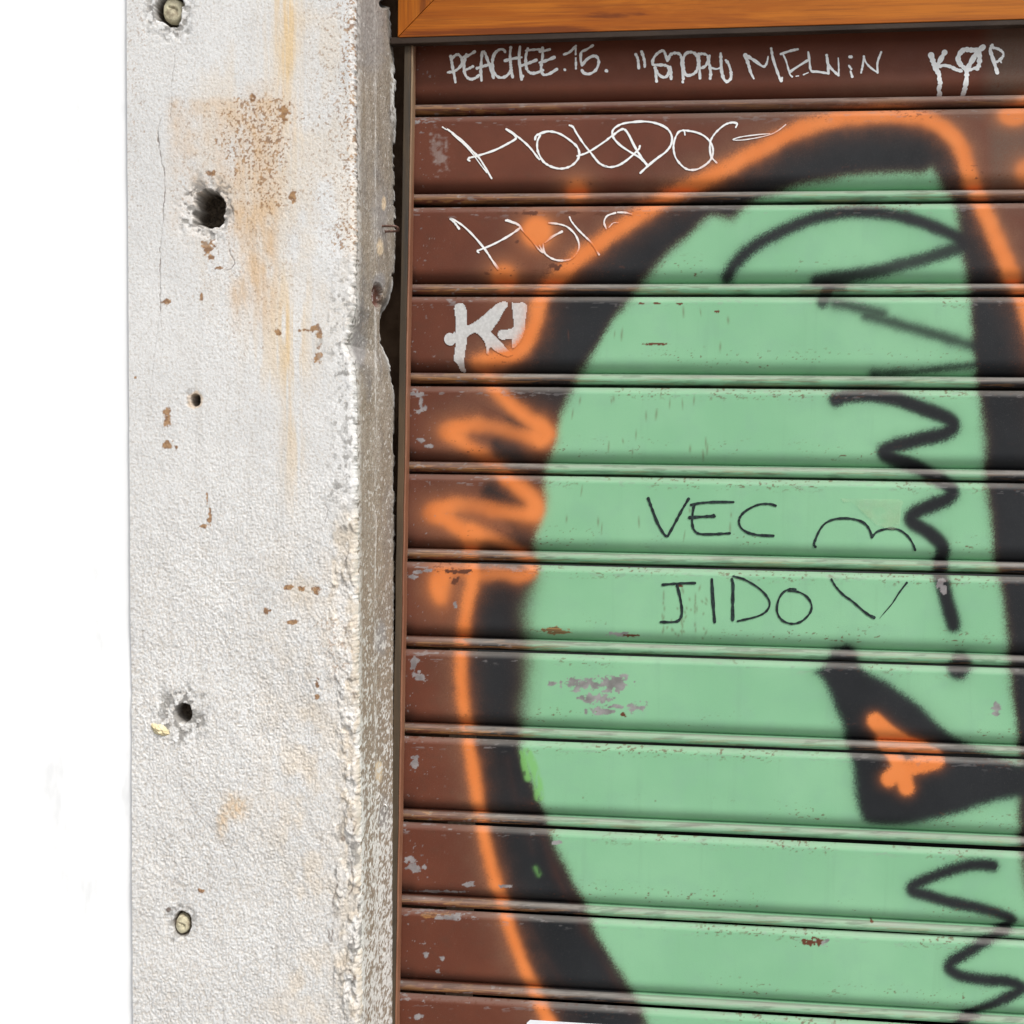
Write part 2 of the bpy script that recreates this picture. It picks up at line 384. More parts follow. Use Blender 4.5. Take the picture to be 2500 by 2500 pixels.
# colour masks
yel = np.zeros_like(h); rust = np.zeros_like(h); peel = np.zeros_like(h)
vst = fbm(PX/9, PY/160, 80, 3)
yel += 0.85*np.exp(-(np.abs(PX-700-6*np.sin(PY/60))/24)**1.5)*sst(340, 40, PY)*(0.45+0.55*sst(0.25, 0.75, fbm(PX/4, PY/60, 79, 3)))
yel += 0.40*np.exp(-((PX-692)/55)**2)*sst(700, 100, PY)*sst(0.25, 0.7, vst)
yel += 0.50*np.exp(-((PX-715)/26)**2)*sst(700, 800, PY)*sst(1350, 1050, PY)*sst(0.3, 0.65, vst)
yel += 0.45*np.exp(-((PX-690)/75)**2)*sst(600, 720, PY)*sst(1000, 880, PY)*sst(0.3, 0.65, vst)
yel += 0.30*sst(1250, 1500, PY)*np.exp(-((PX-740)/90)**2)*sst(0.35, 0.7, fbm(PX/40, PY/60, 81, 3))
yel += 0.22*sst(380, 560, PX)*sst(0, 60, PY)*sst(1000, 500, PY)*sst(0.4, 0.7, fbm(PX/50, PY/120, 82, 3))
rect = sst(395, 430, PX)*sst(718, 668, PX)*sst(228, 252, PY+10*(fbm(PX/20, PX*0, 83, 2)-0.5))*sst(640, 420, PY)
rust += 0.55*rect*sst(0.1, 0.85, fbm(PX/30, PY/50, 84, 4))
rust += 0.75*sst(545, 580, PX)*sst(690, 660, PX)*sst(470, 520, PY)*sst(860, 700, PY)*sst(0.12, 0.8, fbm(PX/22, PY/60, 85, 4))
sp = fbm(PX/4.2, PY/4.6, 86, 2)
dens = 0.62*blob(640, 310, 85, 95, 0.7, 0.5, 90)+0.34*rect+0.30*blob(700, 460, 60, 60, 0.5, 0.4, 91)+0.30*blob(600, 640, 110, 200, 0.7, 0.3, 92)
dens += 0.42*sst(715, 800, PX)*sst(660, 480, PY) + 0.30*sst(815, 866, PX)*sst(700, 300, PY)+0.55*blob(842, 580, 34, 44, 0.5, 0.3, 93)
dens += 0.33*sst(385, 330, PX)*sst(700, 200, PY) + 0.55*blob(825, 1570, 40, 75, 0.6, 0.5, 94)+0.45*blob(765, 1518, 26, 14, 0.6, 0.5, 95)+0.05*low
dens = np.clip(dens, 0, 0.9)
dots = sst(0.80-0.30*dens, 0.86-0.30*dens, sp)*sst(0.02, 0.10, dens)*(0.55+0.45*sst(0.3, 0.6, dens))
peel = np.maximum(peel, dots*0.78*(1-0.4*low)); 
rustdots = dots*blob(650, 300, 70, 60, 0.5, 0.4, 96); rust = np.maximum(rust, 0.0)
for (cx, cy, rx, ry) in [(693, 272, 12, 17), (615, 236, 8, 7), (516, 423, 9, 6), (773, 803, 11, 8), (779, 818, 6, 11), (778, 846, 6, 5), (777, 873, 9, 9), (745, 806, 12, 4), (704, 1434, 10, 5), (737, 1437, 8, 5), (771, 1443, 9, 9), (407, 1020, 7, 15), (407, 1086, 10, 9), (430, 1092, 4, 5), (716, 480, 9, 12), (679, 810, 5, 7), (499, 1284, 9, 5), (512, 1272, 5, 10), (513, 1252, 3, 14), (506, 1222, 2, 14), (490, 2175, 5, 4), (713, 1519, 12, 4), (776, 1666, 4, 9), (775, 1700, 6, 4), (330, 922, 3, 3), (514, 628, 8, 5), (508, 606, 12, 16), (535, 655, 10, 3), (492, 722, 3, 10), (405, 735, 9, 6), (652, 1493, 5, 7), (660, 1490, 4, 4)]:
    peel = np.maximum(peel, 0.92*blob(cx, cy, rx*1.1, ry*1.1, 0.2, 1.2, int(cx), 0.13))
rust += 0.55*blob(648, 290, 70, 62, 0.9, 0.5, 190)*sst(0.15, 0.75, fbm(PX/14, PY/40, 191, 3)) + 0.30*sst(545, 590, PX)*sst(690, 650, PX)*sst(300, 380, PY)*sst(900, 600, PY)*sst(0.2, 0.8, fbm(PX/7, PY/120, 192, 3))
rs = blob(576, 1968, 30, 28, 0.8, 0.4, 97)*0.9+0.7*blob(543, 2010, 12, 32, 0.8, 0.5, 98)
rust += np.clip(rs, 0, 1)*0.8*sst(0.3, 0.6, fbm(PX/8, PY/8, 99, 2)); yel += rs*0.5
def line_mask(pts, w, wob=3.0, seed=5):
    P = spline(pts, 6); d = np.full(PX.shape, 1e9)
    wx = PX+wob*(fbm(PX/10, PY/10, seed, 2)-0.5)*2; wy = PY
    sel = (PX > P[:, 0].min()-25) & (PX < P[:, 0].max()+25) & (PY > P[:, 1].min()-25) & (PY < P[:, 1].max()+25)
    xs, ys = wx[sel], wy[sel]; dd = np.full(xs.shape, 1e9)
    for (ax, ay), (bx, by) in zip(P[:-1], P[1:]):
        vx, vy = bx-ax, by-ay; t = np.clip(((xs-ax)*vx+(ys-ay)*vy)/(vx*vx+vy*vy+1e-9), 0, 1)
        dd = np.minimum(dd, np.hypot(xs-ax-t*vx, ys-ay-t*vy))
    d[sel] = dd
    return 1-sst(w*0.2, w*0.85, d)
for pts, w, a_ in [([(394, 286), (385, 315), (388, 360), (401, 435), (399, 520), (391, 616), (392, 700), (390, 760)], 2.4, 0.75),
               ([(391, 760), (372, 900), (364, 980)], 2.0, 0.25), ([(430, 62), (436, 85), (428, 120), (420, 200), (415, 300)], 1.8, 0.35),
               ([(441, 1215), (470, 1270), (490, 1330), (498, 1400), (520, 1420), (548, 1450)], 2.0, 0.25), ([(440, 1920), (470, 1975), (505, 2010), (520, 2030), (545, 2060), (580, 2120)], 2.4, 0.4),
               ([(328, 1400), (340, 1460), (350, 1475)], 2.4, 0.3), ([(794, 1232), (800, 1245), (795, 1275)], 2.0, 0.6),
               ([(386, 2198), (378, 2212), (371, 2222)], 1.5, 0.6), ([(394, 770), (397, 1040), (395, 1160)], 1.6, 0.22),
               ([(825, 2160), (812, 2200), (815, 2240), (808, 2300), (800, 2270)], 4, 0.7), ([(848, 2075), (855, 2110), (862, 2160), (850, 2190)], 4, 0.65),
               ([(830, 2380), (850, 2365), (866, 2385), (858, 2400)], 5, 0.85), ([(856, 2000), (868, 2010), (862, 2030)], 4, 0.8), ([(829, 2036), (843, 2048)], 5, 0.9),
               ([(800, 2440), (795, 2470), (790, 2495)], 3.5, 0.7), ([(843, 1362), (836, 1385)], 3, 0.7), ([(860, 1690), (866, 1712), (872, 1735)], 3.5, 0.75),
               ([(452, 462), (463, 470), (478, 458)], 3, 0.8), ([(545, 470), (560, 490), (568, 520), (570, 540)], 2.6, 0.7), ([(558, 610), (572, 640), (565, 655), (550, 662)], 2.4, 0.7)]:
    lm = line_mask(pts, w); lm = lm*(0.35+0.65*sst(0.35, 0.6, fbm(PX/12, PY/22, 141, 2))); pit = np.maximum(pit, lm*a_); h -= lm*0.0008*a_
pit = np.maximum(pit, 0.9*blob(411, 2222, 6, 6, 0.2, 0.4, 7, 0.2)); pit = np.maximum(pit, 0.7*blob(836, 2048, 7, 6, 0.2, 0.5, 9, 0.1))
beige = np.clip(broken*sst(0.40, 0.55, fbm(PX/26, PY/60, 110, 3))*0.9 + 0.35*broken, 0, 1)
tan = sst(0.52, 0.36, fbm(PX/3.4, PY/4.2, 11, 2)+0.25*(fbm(PX/30, PY/30, 19, 3)-0.5))
beige = np.maximum(beige, (0.08+0.30*low)*tan)
pit = np.maximum(pit, 0.27*(0.25+0.75*low)*sst(0.38, 0.24, fbm(PX/4.4, PY/5.0, 143, 2)))
beige = np.maximum(beige, 0.24*low*sst(600, 720, PX)*sst(0.45, 0.65, fbm(PX/12, PY/16, 111, 3)))
brkdark = broken*sst(0.60, 0.68, fbm(PX/16, PY/30, 112, 3))
bare1 = np.maximum(bare1, 0.8*brkdark*sst(1950, 2050, PY)); white = np.maximum(white, broken*0.35*sst(0.58, 0.66, fbm(PX/9, PY/16, 113, 3)))
edge_d = edge_front(PY)-PX + (fbm(PX/8, PY/8, 114, 2)-0.5)*10
pit = np.maximum(pit, 0.55*sst(7, 1, edge_d)*sst(0.45, 0.6, fbm(PX/5, PY/7, 115, 2))*sst(1000, 700, PY))
white = np.maximum(white, 0.35*broken_up*sst(0.45, 0.6, fbm(PX/10, PY/12, 116, 2)))
bare1 = np.maximum(bare1, 0.7*broken_up*sst(0.56, 0.64, fbm(PX/9, PY/12, 117, 3)))
red_rim = blob(476, 977, 19, 21, 0.2, 0.3, 77, 0.1)*(1-hole)
rust = np.maximum(rust, 0.7*red_rim); 
h *= sst(0, 4, PX-x_left(Z)*0-0)     # keep
Yg = YF - h
rnd = np.clip((u[None, :]-0.975)/0.025, 0, 1)
Yg = Yg + 0.006*rnd**2*1.0
Yg[:, -1] = YF+0.008
Vp = np.stack([X, Yg, Z], -1)
stain = np.stack([np.clip(yel, 0, 0.9), np.clip(rust, 0, 0.9), np.clip(peel, 0, 1), np.clip(pit, 0, 1)], -1)
bare = np.stack([beige, bare1, hole, np.clip(white, 0, 1)], -1)
pillar = empty('plaster_pillar', (0, 0, 0), 'rough whitewashed plaster pillar with rust stains and drill holes, left of the shutter', 'pillar')
grid_obj('plaster_face', Vp, M_PL, pillar, {'stain': stain, 'bare': bare}, flip=True)
# reveal
nr = 150
v = np.linspace(0, 1, nr)
RYb = row_px(zt, YB)
xb = at_y(edge_back(RYb), RYb, YB)[0]
xb0 = np.interp(0.0, [0, 1], [at_y(np.array([964.0]), np.array([1250.0]), YB)[0][0]]*2)
jag = 0.0012 - 0.0020*fbm(zt*260, zt*0, 151, 3) - 0.0022*sst(0.55, 0.7, fbm(zt*90, zt*0, 152, 2))
chip = xb0-xb                                        # how far the back arris is broken away
xbase = xe_s[:, None]*(1-v)+xb0*v+(xe-xe_s)[:, None]*np.exp(-v/0.02)[None, :]
Yr = (YF+0.008)*(1-v)+YB*v
Yr = np.repeat(Yr[None, :], len(zt), 0); Zr = np.repeat(zt[:, None], nr, 1)
nearb = sst(0.45, 1.0, v)[None, :]
Xr = xbase - chip[:, None]*nearb**1.3 + jag[:, None]*sst(0.93, 1.0, v)[None, :]
Q = Yr*2300; W = -Zr*2300
rel = (fbm(Q/6, W/9, 21, 2)-0.5)*0.0014+(fbm(Q/40, W/90, 22, 3)-0.5)*0.0014
rel *= np.clip(np.sin(np.pi*np.clip(v, 0.02, 1))[None, :]*1.5+0.15, 0, 1); rel[:, 0] = 0
Xr = Xr + rel
RX, RY = proj(Xr, Yr, Zr)
def rblob(cx, cy, rx, ry, soft=0.3, wob=0.3, seed=1, sc=0.06):
    d = np.sqrt(((RX-cx)/rx)**2+((RY-cy)/ry)**2)+wob*(fbm(RX*sc, RY*sc, seed, 3)-0.5)*2
    return 1-sst(1-soft, 1+soft, d)
brick = rblob(921, 722, 12, 24, 0.25, 0.35, 3)
Xr = Xr - brick*0.007
notch_top = rblob(943, 8, 14, 11, 0.3, 0.3, 4)
Xr = Xr - notch_top*0.012
lowr = sst(1050, 1900, RY); 
fleck = 0.6*fbm(Q/10, W/6.5, 25, 2)+0.4*fbm(Q/22, W/11, 29, 2)
dfl = 0.0+0.14*sst(350, 1000, RY)+0.20*lowr+0.20*sst(1800, 2150, RY)
clump = fbm(Q/60, W/120, 26, 3)
dfl = np.clip(dfl*(0.5+1.0*clump), 0, 0.6)
wf = sst(0.70-0.50*dfl, 0.78-0.50*dfl, fleck)*(0.55+0.4*sst(1300, 2000, RY))
rim = sst(0.94, 0.985, v)[None, :]*sst(0.4, 0.6, fbm(W/30, Q/20, 27, 2))*0.8
rim = np.maximum(rim, sst(0.80, 0.9, v)[None, :]*sst(130, 190, RY)*sst(330, 260, RY)*sst(0.35, 0.5, fleck))
frontw = 0.75*sst(0.13, 0.01, v)[None, :]+sst(0.22, 0.02, v)[None, :]*sst(1700, 2050, RY)*0.8
wf = np.maximum(np.maximum(wf, rim), frontw*sst(0.35, 0.5, fleck))
vline = np.exp(-((RX-917)/3)**2)*sst(0.5, 0.62, fbm(Q/4, W/60, 28, 2))*0.8
wf = np.maximum(wf, vline)
greyp = np.maximum.reduce([0.8*rblob(926, 690, 16, 22, 0.4, 0.3, 5), 0.8*rblob(868, 850, 26, 50, 0.4, 0.3, 6), 0.7*rblob(930, 1560, 14, 40, 0.5, 0.4, 7), 0.7*rblob(938, 1990, 16, 40, 0.5, 0.4, 8), 0.6*rblob(900, 60, 40, 120, 0.6, 0.4, 9), 0.6*rblob(930, 530, 20, 60, 0.6, 0.4, 10)])
cream = np.maximum.reduce([0.9*rblob(937, 495, 5, 16, 0.3, 0.3, 11), 0.9*rblob(928, 605, 7, 20, 0.4, 0.5, 12), 0.9*rblob(925, 1885, 9, 26, 0.3, 0.4, 13)])
redb = 0.9*brick*sst(914, 920, RX)
darkr = np.maximum(0.85*brick*(1-sst(912, 918, RX)), 0.9*notch_top)
darkr = np.maximum(darkr, 0.35*sst(0.045, 0.0, v)[None, :]*sst(1200, 900, RY))
Vr = np.stack([Xr, Yr, Zr], -1); Vr[:, 0] = Vp[:, -1]
zero = np.zeros_like(wf)
rv = grid_obj('stone_reveal', Vr, M_ST, pillar, {'stain': np.stack([greyp, cream, redb, darkr], -1), 'bare': np.stack([wf, 0.8*sst(900, 1700, RY), zero, zero], -1)}, flip=True)
rv['label'] = 'narrow bare brown stone side of the pillar with chipped edge'
# back of the jamb, returning from the broken arris to the masonry behind
nb = 6
Vb = np.zeros((len(zt), nb, 3))
for i in range(nb):
    t = i/(nb-1)
    Vb[:, i, 0] = Vr[:, -1, 0] - 0.05*t; Vb[:, i, 1] = YB + 0.0*t + 0.03*t; Vb[:, i, 2] = zt
grid_obj('jamb_back', Vb, M_DARK, pillar, flip=True)
box('unseen_shade_wall', -0.012, 1.6, YF, -0.045, 0.40, 1.2, M_PL, pillar)  # unseen wall, added so its shadow darkens the top slat
box('recess_masonry', -0.32, 0.05, 0.034, 0.30, GZ, 1.2, M_DARK, pillar)

# smooth white wall just behind the face of the rough plaster
zz = np.array([1.2, 0.6, 0.2, -0.3, -0.8, -1.1, GZ])
xl = x_left(zz)
n_ = len(zz); V = []; F = []
yw0, yw1 = YF+0.005, YF+0.15
for x, z in zip(xl, zz): V += [(x, yw0, z), (x, yw1, z), (x-1.6, yw0, z), (x-1.6, yw1, z)]
for i in range(n_-1):
    a0, b0 = i*4, i*4+4
    F += [(a0, b0, b0+1, a0+1), (a0, a0+2, b0+2, b0), (a0+2, a0+3, b0+3, b0+2), (a0+1, b0+1, b0+3, a0+3)]
F += [(0, 1, 3, 2), (4*(n_-1), 4*(n_-1)+2, 4*(n_-1)+3, 4*(n_-1)+1)]
tag(mesh_obj('painted_wall', V, F, M_WHITE, smooth=False), 'smooth bright white painted wall at the far left, beside the rough pillar', 'wall')

# plugs, glue, nail, eyelet in and on the pillar
def plug(name, cx, cy, rx, ry, y, label, seed):
    x0, z0 = at_y(np.array([float(cx)]), np.array([float(cy)]), y); s = (y-CAM[1])/FPX
    rr, ph = np.linspace(0.02, 1, 12), np.linspace(0, 2*np.pi, 41)
    Rr, Ph = np.meshgrid(rr, ph, indexing='ij')
    wob = 1+0.10*(fbm(np.cos(Ph)*2+5, np.sin(Ph)*2+5, seed, 2)-0.5)*2
    Xp = x0[0]+Rr*np.cos(Ph)*rx*s*wob; Zp = z0[0]+Rr*np.sin(Ph)*ry*s*wob
    dome = -0.0025*(1-Rr**2)+0.006*sst(0.85, 1, Rr)
    slit = 0.0025*(np.exp(-((Rr*np.sin(Ph)-0.1+0.25*Rr*np.cos(Ph))/0.07)**2)*(Rr < 0.45)+np.exp(-((Rr*np.cos(Ph)-0.3)**2+(Rr*np.sin(Ph)+0.15)**2)/0.04))
    Yp = y+dome+slit+0.001*(fbm(Xp*900, Zp*900, seed+3, 3)-0.5)
    return tag(grid_obj(name, np.stack([Xp, Yp, Zp], -1), M_PLUG, flip=True), label, 'wall plug')
plug('wall_plug', 444, 2257, 19, 26, YF+0.0035, 'cream plug filling the lowest hole in the plaster pillar', 3)
plug('wall_plug', 422, 24, 30, 32, YF+0.010, 'dirty cream plug in the topmost hole of the plaster pillar', 8)
x0, z0 = at_y(np.array([390.0]), np.array([1783.0]), YF)
U_, W_ = np.meshgrid(np.linspace(-1, 1, 40), np.linspace(-1, 1, 34))
r_ = np.sqrt(U_**2+W_**2); k_ = np.where(r_ > 0, np.maximum(abs(U_), abs(W_))/np.maximum(r_, 1e-6), 1)
ang = np.arctan2(W_, U_); wob = 0.75+0.55*fbm(np.cos(ang)*1.6+3, np.sin(ang)*1.6+3, 5, 3)
gx = U_*k_*wob; gz = W_*k_*wob; rad = np.maximum(abs(U_), abs(W_))
Gx = x0[0]+gx*26*0.000436 + gz*0.004*-1; Gz = z0[0]+gz*17*0.000436 - gx*0.002
Gy = YF+0.002-0.0065*(1-rad**2.5)*(0.55+0.9*fbm(gx*3+9, gz*3+9, 6, 3))
tag(grid_obj('glue_blob', np.stack([Gx, Gy, Gz], -1), M_GLUE, flip=False), 'hardened yellowish glue blob stuck beside the lower drill hole in the pillar', 'glue')
def reveal_pt(px, py):
    i = int(np.argmin(((RX-px)**2+(RY-py)**2).ravel())); return Vr.reshape(-1, 3)[i].copy()
p = reveal_pt(934, 556)
s_ = 0.000465
path = [(p[0]-0.012, p[1]-0.004, p[2]+0.0005), (p[0]+0.004, p[1]-0.004, p[2]+0.0012), (p[0]+0.012, p[1]-0.004, p[2]+0.0012), (p[0]+0.0165, p[1]-0.002, p[2]+0.0008), (p[0]+0.018, p[1]+0.003, p[2]-0.0006), (p[0]+0.0165, p[1]+0.008, p[2]-0.0018), (p[0]+0.012, p[1]+0.010, p[2]-0.0022), (p[0]+0.003, p[1]+0.010, p[2]-0.0024), (p[0]-0.012, p[1]+0.010, p[2]-0.0024)]
Vn, Fn = tube(spline(path, 5), 0.0015, 10)
tag(mesh_obj('staple', Vn, Fn, M_NAIL), 'rusty bent wire staple sticking out of the stone edge towards the shutter', 'staple')
p = reveal_pt(939, 1974)
path = [(p[0]-0.004+0.007*math.sin(t), p[1]+0.002, p[2]+0.0055*math.cos(t)) for t in np.linspace(-0.3, math.pi+0.3, 12)]
Vn, Fn = tube(path, 0.0014, 10)
tag(mesh_obj('wire_loop', Vn, Fn, M_STEEL), 'small pale steel wire loop set in the lower stone edge', 'wire loop')

# ------------------------------------------------------------------ roller shutter
PITCH = 0.11
def prof_panel(u):
    u = np.asarray(u, float)
    return 0.0065*np.clip((0.080-u)/0.080, 0, 1)**2.1 + 0.0135*np.clip((u-0.655)/0.202, 0, 1)**2.7
def surf_y(z):                    # depth of the panel face at height z
    uu = (-z/PITCH) % 1.0
    return prof_panel(np.clip(uu, 0.003, 0.857))

U = 1.29400
def tU(pts): return [(p[0]*U, p[1]*U)+tuple(p[2:]) for p in pts]
cA = lambda p: T(950, 0, .41408, p); cB = lambda p: T(1700, 0, .41408, p); cC = lambda p: T(950, 750, .41408, p)
cD = lambda p: T(1700, 750, .41408, p); cZ = lambda p: T(1000, 900, .31056, p); cE = lambda p: T(1950, 1550, .28468, p)
cF = lambda p: T(1700, 1500, .51760, p); cG = lambda p: T(2200, 2100, .20704, p); cL = lambda p: T(1200, 1800, .20704, p)
GREEN = [(1600, 2560), (1576, 2500), (1560, 2462), (1524, 2400), (1483, 2328), (1447, 2266), (1416, 2188), (1379, 2121), (1343, 2043), (1312, 1945), (1278, 1862), (1268, 1800), (1272, 1745), (1278, 1690), (1283, 1603), (1279, 1550), (1277, 1490), (1289, 1443), (1305, 1400), (1297, 1340), (1311, 1282), (1324, 1235), (1324, 1180), (1328, 1140), (1345, 1092), (1357, 1033), (1385, 965), (1409, 916), (1447, 858), (1490, 785), (1530, 735), (1571, 679), (1612, 633), (1654, 592), (1695, 560), (1737, 524), (1783, 532), (1816, 503), (1857, 482), (1932, 455), (2023, 435), (2114, 420), (2180, 420), (2246, 418), (2275, 406), (2290, 428), (2313, 464), (2338, 509), (2348, 575), (2358, 638), (2371, 704), (2377, 800), (2383, 874), (2391, 936), (2400, 998), (2408, 1102), (2412, 1185), (2420, 1247), (2428, 1330), (2437, 1379), (2451, 1454), (2462, 1550), (2468, 1630), (2476, 1707), (2488, 1795), (2496, 1870), (2490, 1940), (2494, 2040), (2504, 2140), (2540, 2300), (2570, 2560)]
OR_MAIN = tU([(1065, 1990), (1040, 1936), (1010, 1876), (980, 1802), (952, 1722), (928, 1640), (908, 1550), (894, 1460), (882, 1385), (872, 1310), (869, 1250), (876, 1180)])+cZ([(465, 1800), (490, 1700), (500, 1590), (482, 1480), (480, 1380), (482, 1290)])
OR_ARCH = [(1168, 884, .8), (1186, 880), (1215, 875), (1251, 865), (1277, 843), (1296, 814), (1309, 778), (1318, 735), (1338, 702), (1366, 672), (1426, 620), (1509, 560), (1560, 525), (1630, 482), (1700, 447), (1824, 383), (1948, 317), (2050, 290), (2130, 280), (2200, 281), (2262, 292), (2312, 320), (2340, 352), (2362, 414), (2386, 470), (2404, 518), (2436, 590), (2466, 662), (2490, 715), (2530, 830), (2570, 980), (2620, 1300)]
OR_Z1 = [(1190, 922, .9)]+cZ([(690, 180, .95), (800, 290), (930, 390), (1040, 460), (1085, 520), (1040, 555), (960, 535, .85), (830, 505, .65), (650, 455, .6), (480, 440, .85), (345, 500, 1), (420, 580, .9), (500, 640, .9), (570, 675, .8), (640, 745, .5), (690, 790, .8), (800, 885), (900, 960), (985, 1050), (985, 1110), (900, 1145, .9), (700, 1120, .75), (500, 1075, .6), (340, 1070, .85), (230, 1130, 1), (310, 1205), (400, 1260), (475, 1310)])
OR_Z2 = cZ([(480, 1290), (600, 1320, .7), (720, 1365, .6), (800, 1410, .6), (880, 1470, .8), (965, 1560, 1), (940, 1610, .9), (860, 1630, .8), (720, 1610, .65), (560, 1620, .6), (400, 1600, .5), (290, 1620, .8), (230, 1690, 1), (225, 1750, 1), (240, 1800, .8)])
OR_DOTS = [(1074, 1425, 24, 38, .85), (1108, 1053, 36, 26, .6), (1072, 1252, 38, 28, .6), (1318, 1060, 22, 28, .8), (1306, 1245, 22, 28, .8), (1155, 1308, 26, 26, .7), (1408, 468, 26, 26, .9), (1311, 566, 36, 37, 1.05), (1230, 678, 30, 30, .95), (1390, 500, 12, 10, .0), (2474, 283, 36, 24, .85), (2508, 418, 28, 28, .7), (2510, 250, 26, 20, .7)]
OUTER = [tuple(p[:2]) for p in OR_MAIN]+[(1160, 1310), (1250, 1300), (1230, 1268), (1190, 1235), (1172, 1210), (1190, 1175), (1230, 1150), (1215, 1120), (1200, 1098), (1200, 1075), (1230, 1050), (1235, 1010), (1225, 985), (1215, 955), (1230, 930), (1235, 905), (1260, 870)]+[tuple(p[:2]) for p in OR_ARCH[4:]]+[(2680, 1500), (2700, 2700), (1450, 2700)]
BLACK = [ # points, width, softness, alpha
 (cB([(185, 1630), (220, 1570), (330, 1460), (500, 1365), (700, 1285), (900, 1250), (1100, 1258), (1300, 1300), (1480, 1370), (1580, 1420)]), 34, 6, 1.0),
 (cB([(720, 1650), (850, 1635), (1000, 1610), (1200, 1565), (1400, 1510), (1580, 1450)]), 33, 6, .95),
 (cB([(780, 1690), (760, 1740), (745, 1785)]), 30, 5, .9), (cB([(800, 1690), (860, 1690)]), 22, 6, .85),
 (cB([(820, 1785), (950, 1815), (1100, 1855)])+cD([(1000, 45), (1180, 95), (1400, 160), (1650, 235)]), 28, 9, .9),
 (cD([(1680, 335), (1500, 355), (1300, 378), (1050, 388)]), 16, 7, .9), (cD([(900, 425), (1000, 430), (1250, 430)]), 9, 6, .2),
 (cD([(825, 545), (900, 525), (1050, 520), (1200, 550), (1370, 610), (1490, 660), (1515, 705), (1460, 745), (1300, 785), (1150, 825), (1105, 858), (1180, 900), (1300, 940), (1380, 985), (1470, 1040), (1510, 1090), (1470, 1135), (1370, 1175), (1280, 1220), (1275, 1265), (1370, 1330), (1440, 1390), (1455, 1450), (1440, 1560), (1455, 1640), (1480, 1740), (1510, 1850), (1515, 1875)]), 38, 5, 1.0),
 (cE([(1395, 255), (1370, 290)]), 56, 6, 1.0), (cE([(330, 200), (430, 190)]), 44, 7, .95),
 (cG([(1080, 60), (850, 55), (650, 100), (350, 205), (150, 300), (145, 365), (350, 425), (600, 500), (900, 560), (1150, 630), (1285, 690), (1290, 760), (1180, 850), (1050, 930), (850, 1050), (640, 1170), (570, 1270), (700, 1365), (1000, 1415), (1250, 1430), (1420, 1500), (1320, 1580), (1100, 1690), (900, 1790), (760, 1880), (650, 2000), (600, 2080)]), 30, 5, 1.0)]
EYE = cE([(140, 315), (230, 255), (330, 170), (420, 90), (465, 140), (500, 220), (600, 315), (800, 430), (1000, 570), (1150, 710), (1300, 845), (1420, 920), (1600, 1010), (1900, 1110), (2100, 1200), (2000, 1350), (1700, 1430), (1400, 1520), (1100, 1600), (900, 1640), (700, 1642), (550, 1590), (490, 1400), (470, 1200), (450, 1080), (420, 950), (380, 800), (320, 650), (240, 450), (170, 350)])
OR_EYE = [(cE([(655, 735), (720, 800), (820, 875), (950, 950), (1080, 1000), (1170, 1050), (1170, 1085), (1050, 1115), (920, 1150), (830, 1190), (775, 1235)]), 38, 4, 1.0),
          (cE([(740, 925), (800, 1000), (850, 1090), (890, 1190), (925, 1310)]), 37, 4, 1.0), (cE([(690, 800), (760, 880), (900, 910)]), 26, 5, .9)]
LIME = [(cL([(375, 175), (395, 330), (430, 480)]), 17, 3, .8), (cL([(430, 180), (490, 330), (545, 520), (560, 700)]), 21, 3, .75), (cL([(515, 1535), (560, 1620)]), 9, 4, .45)]
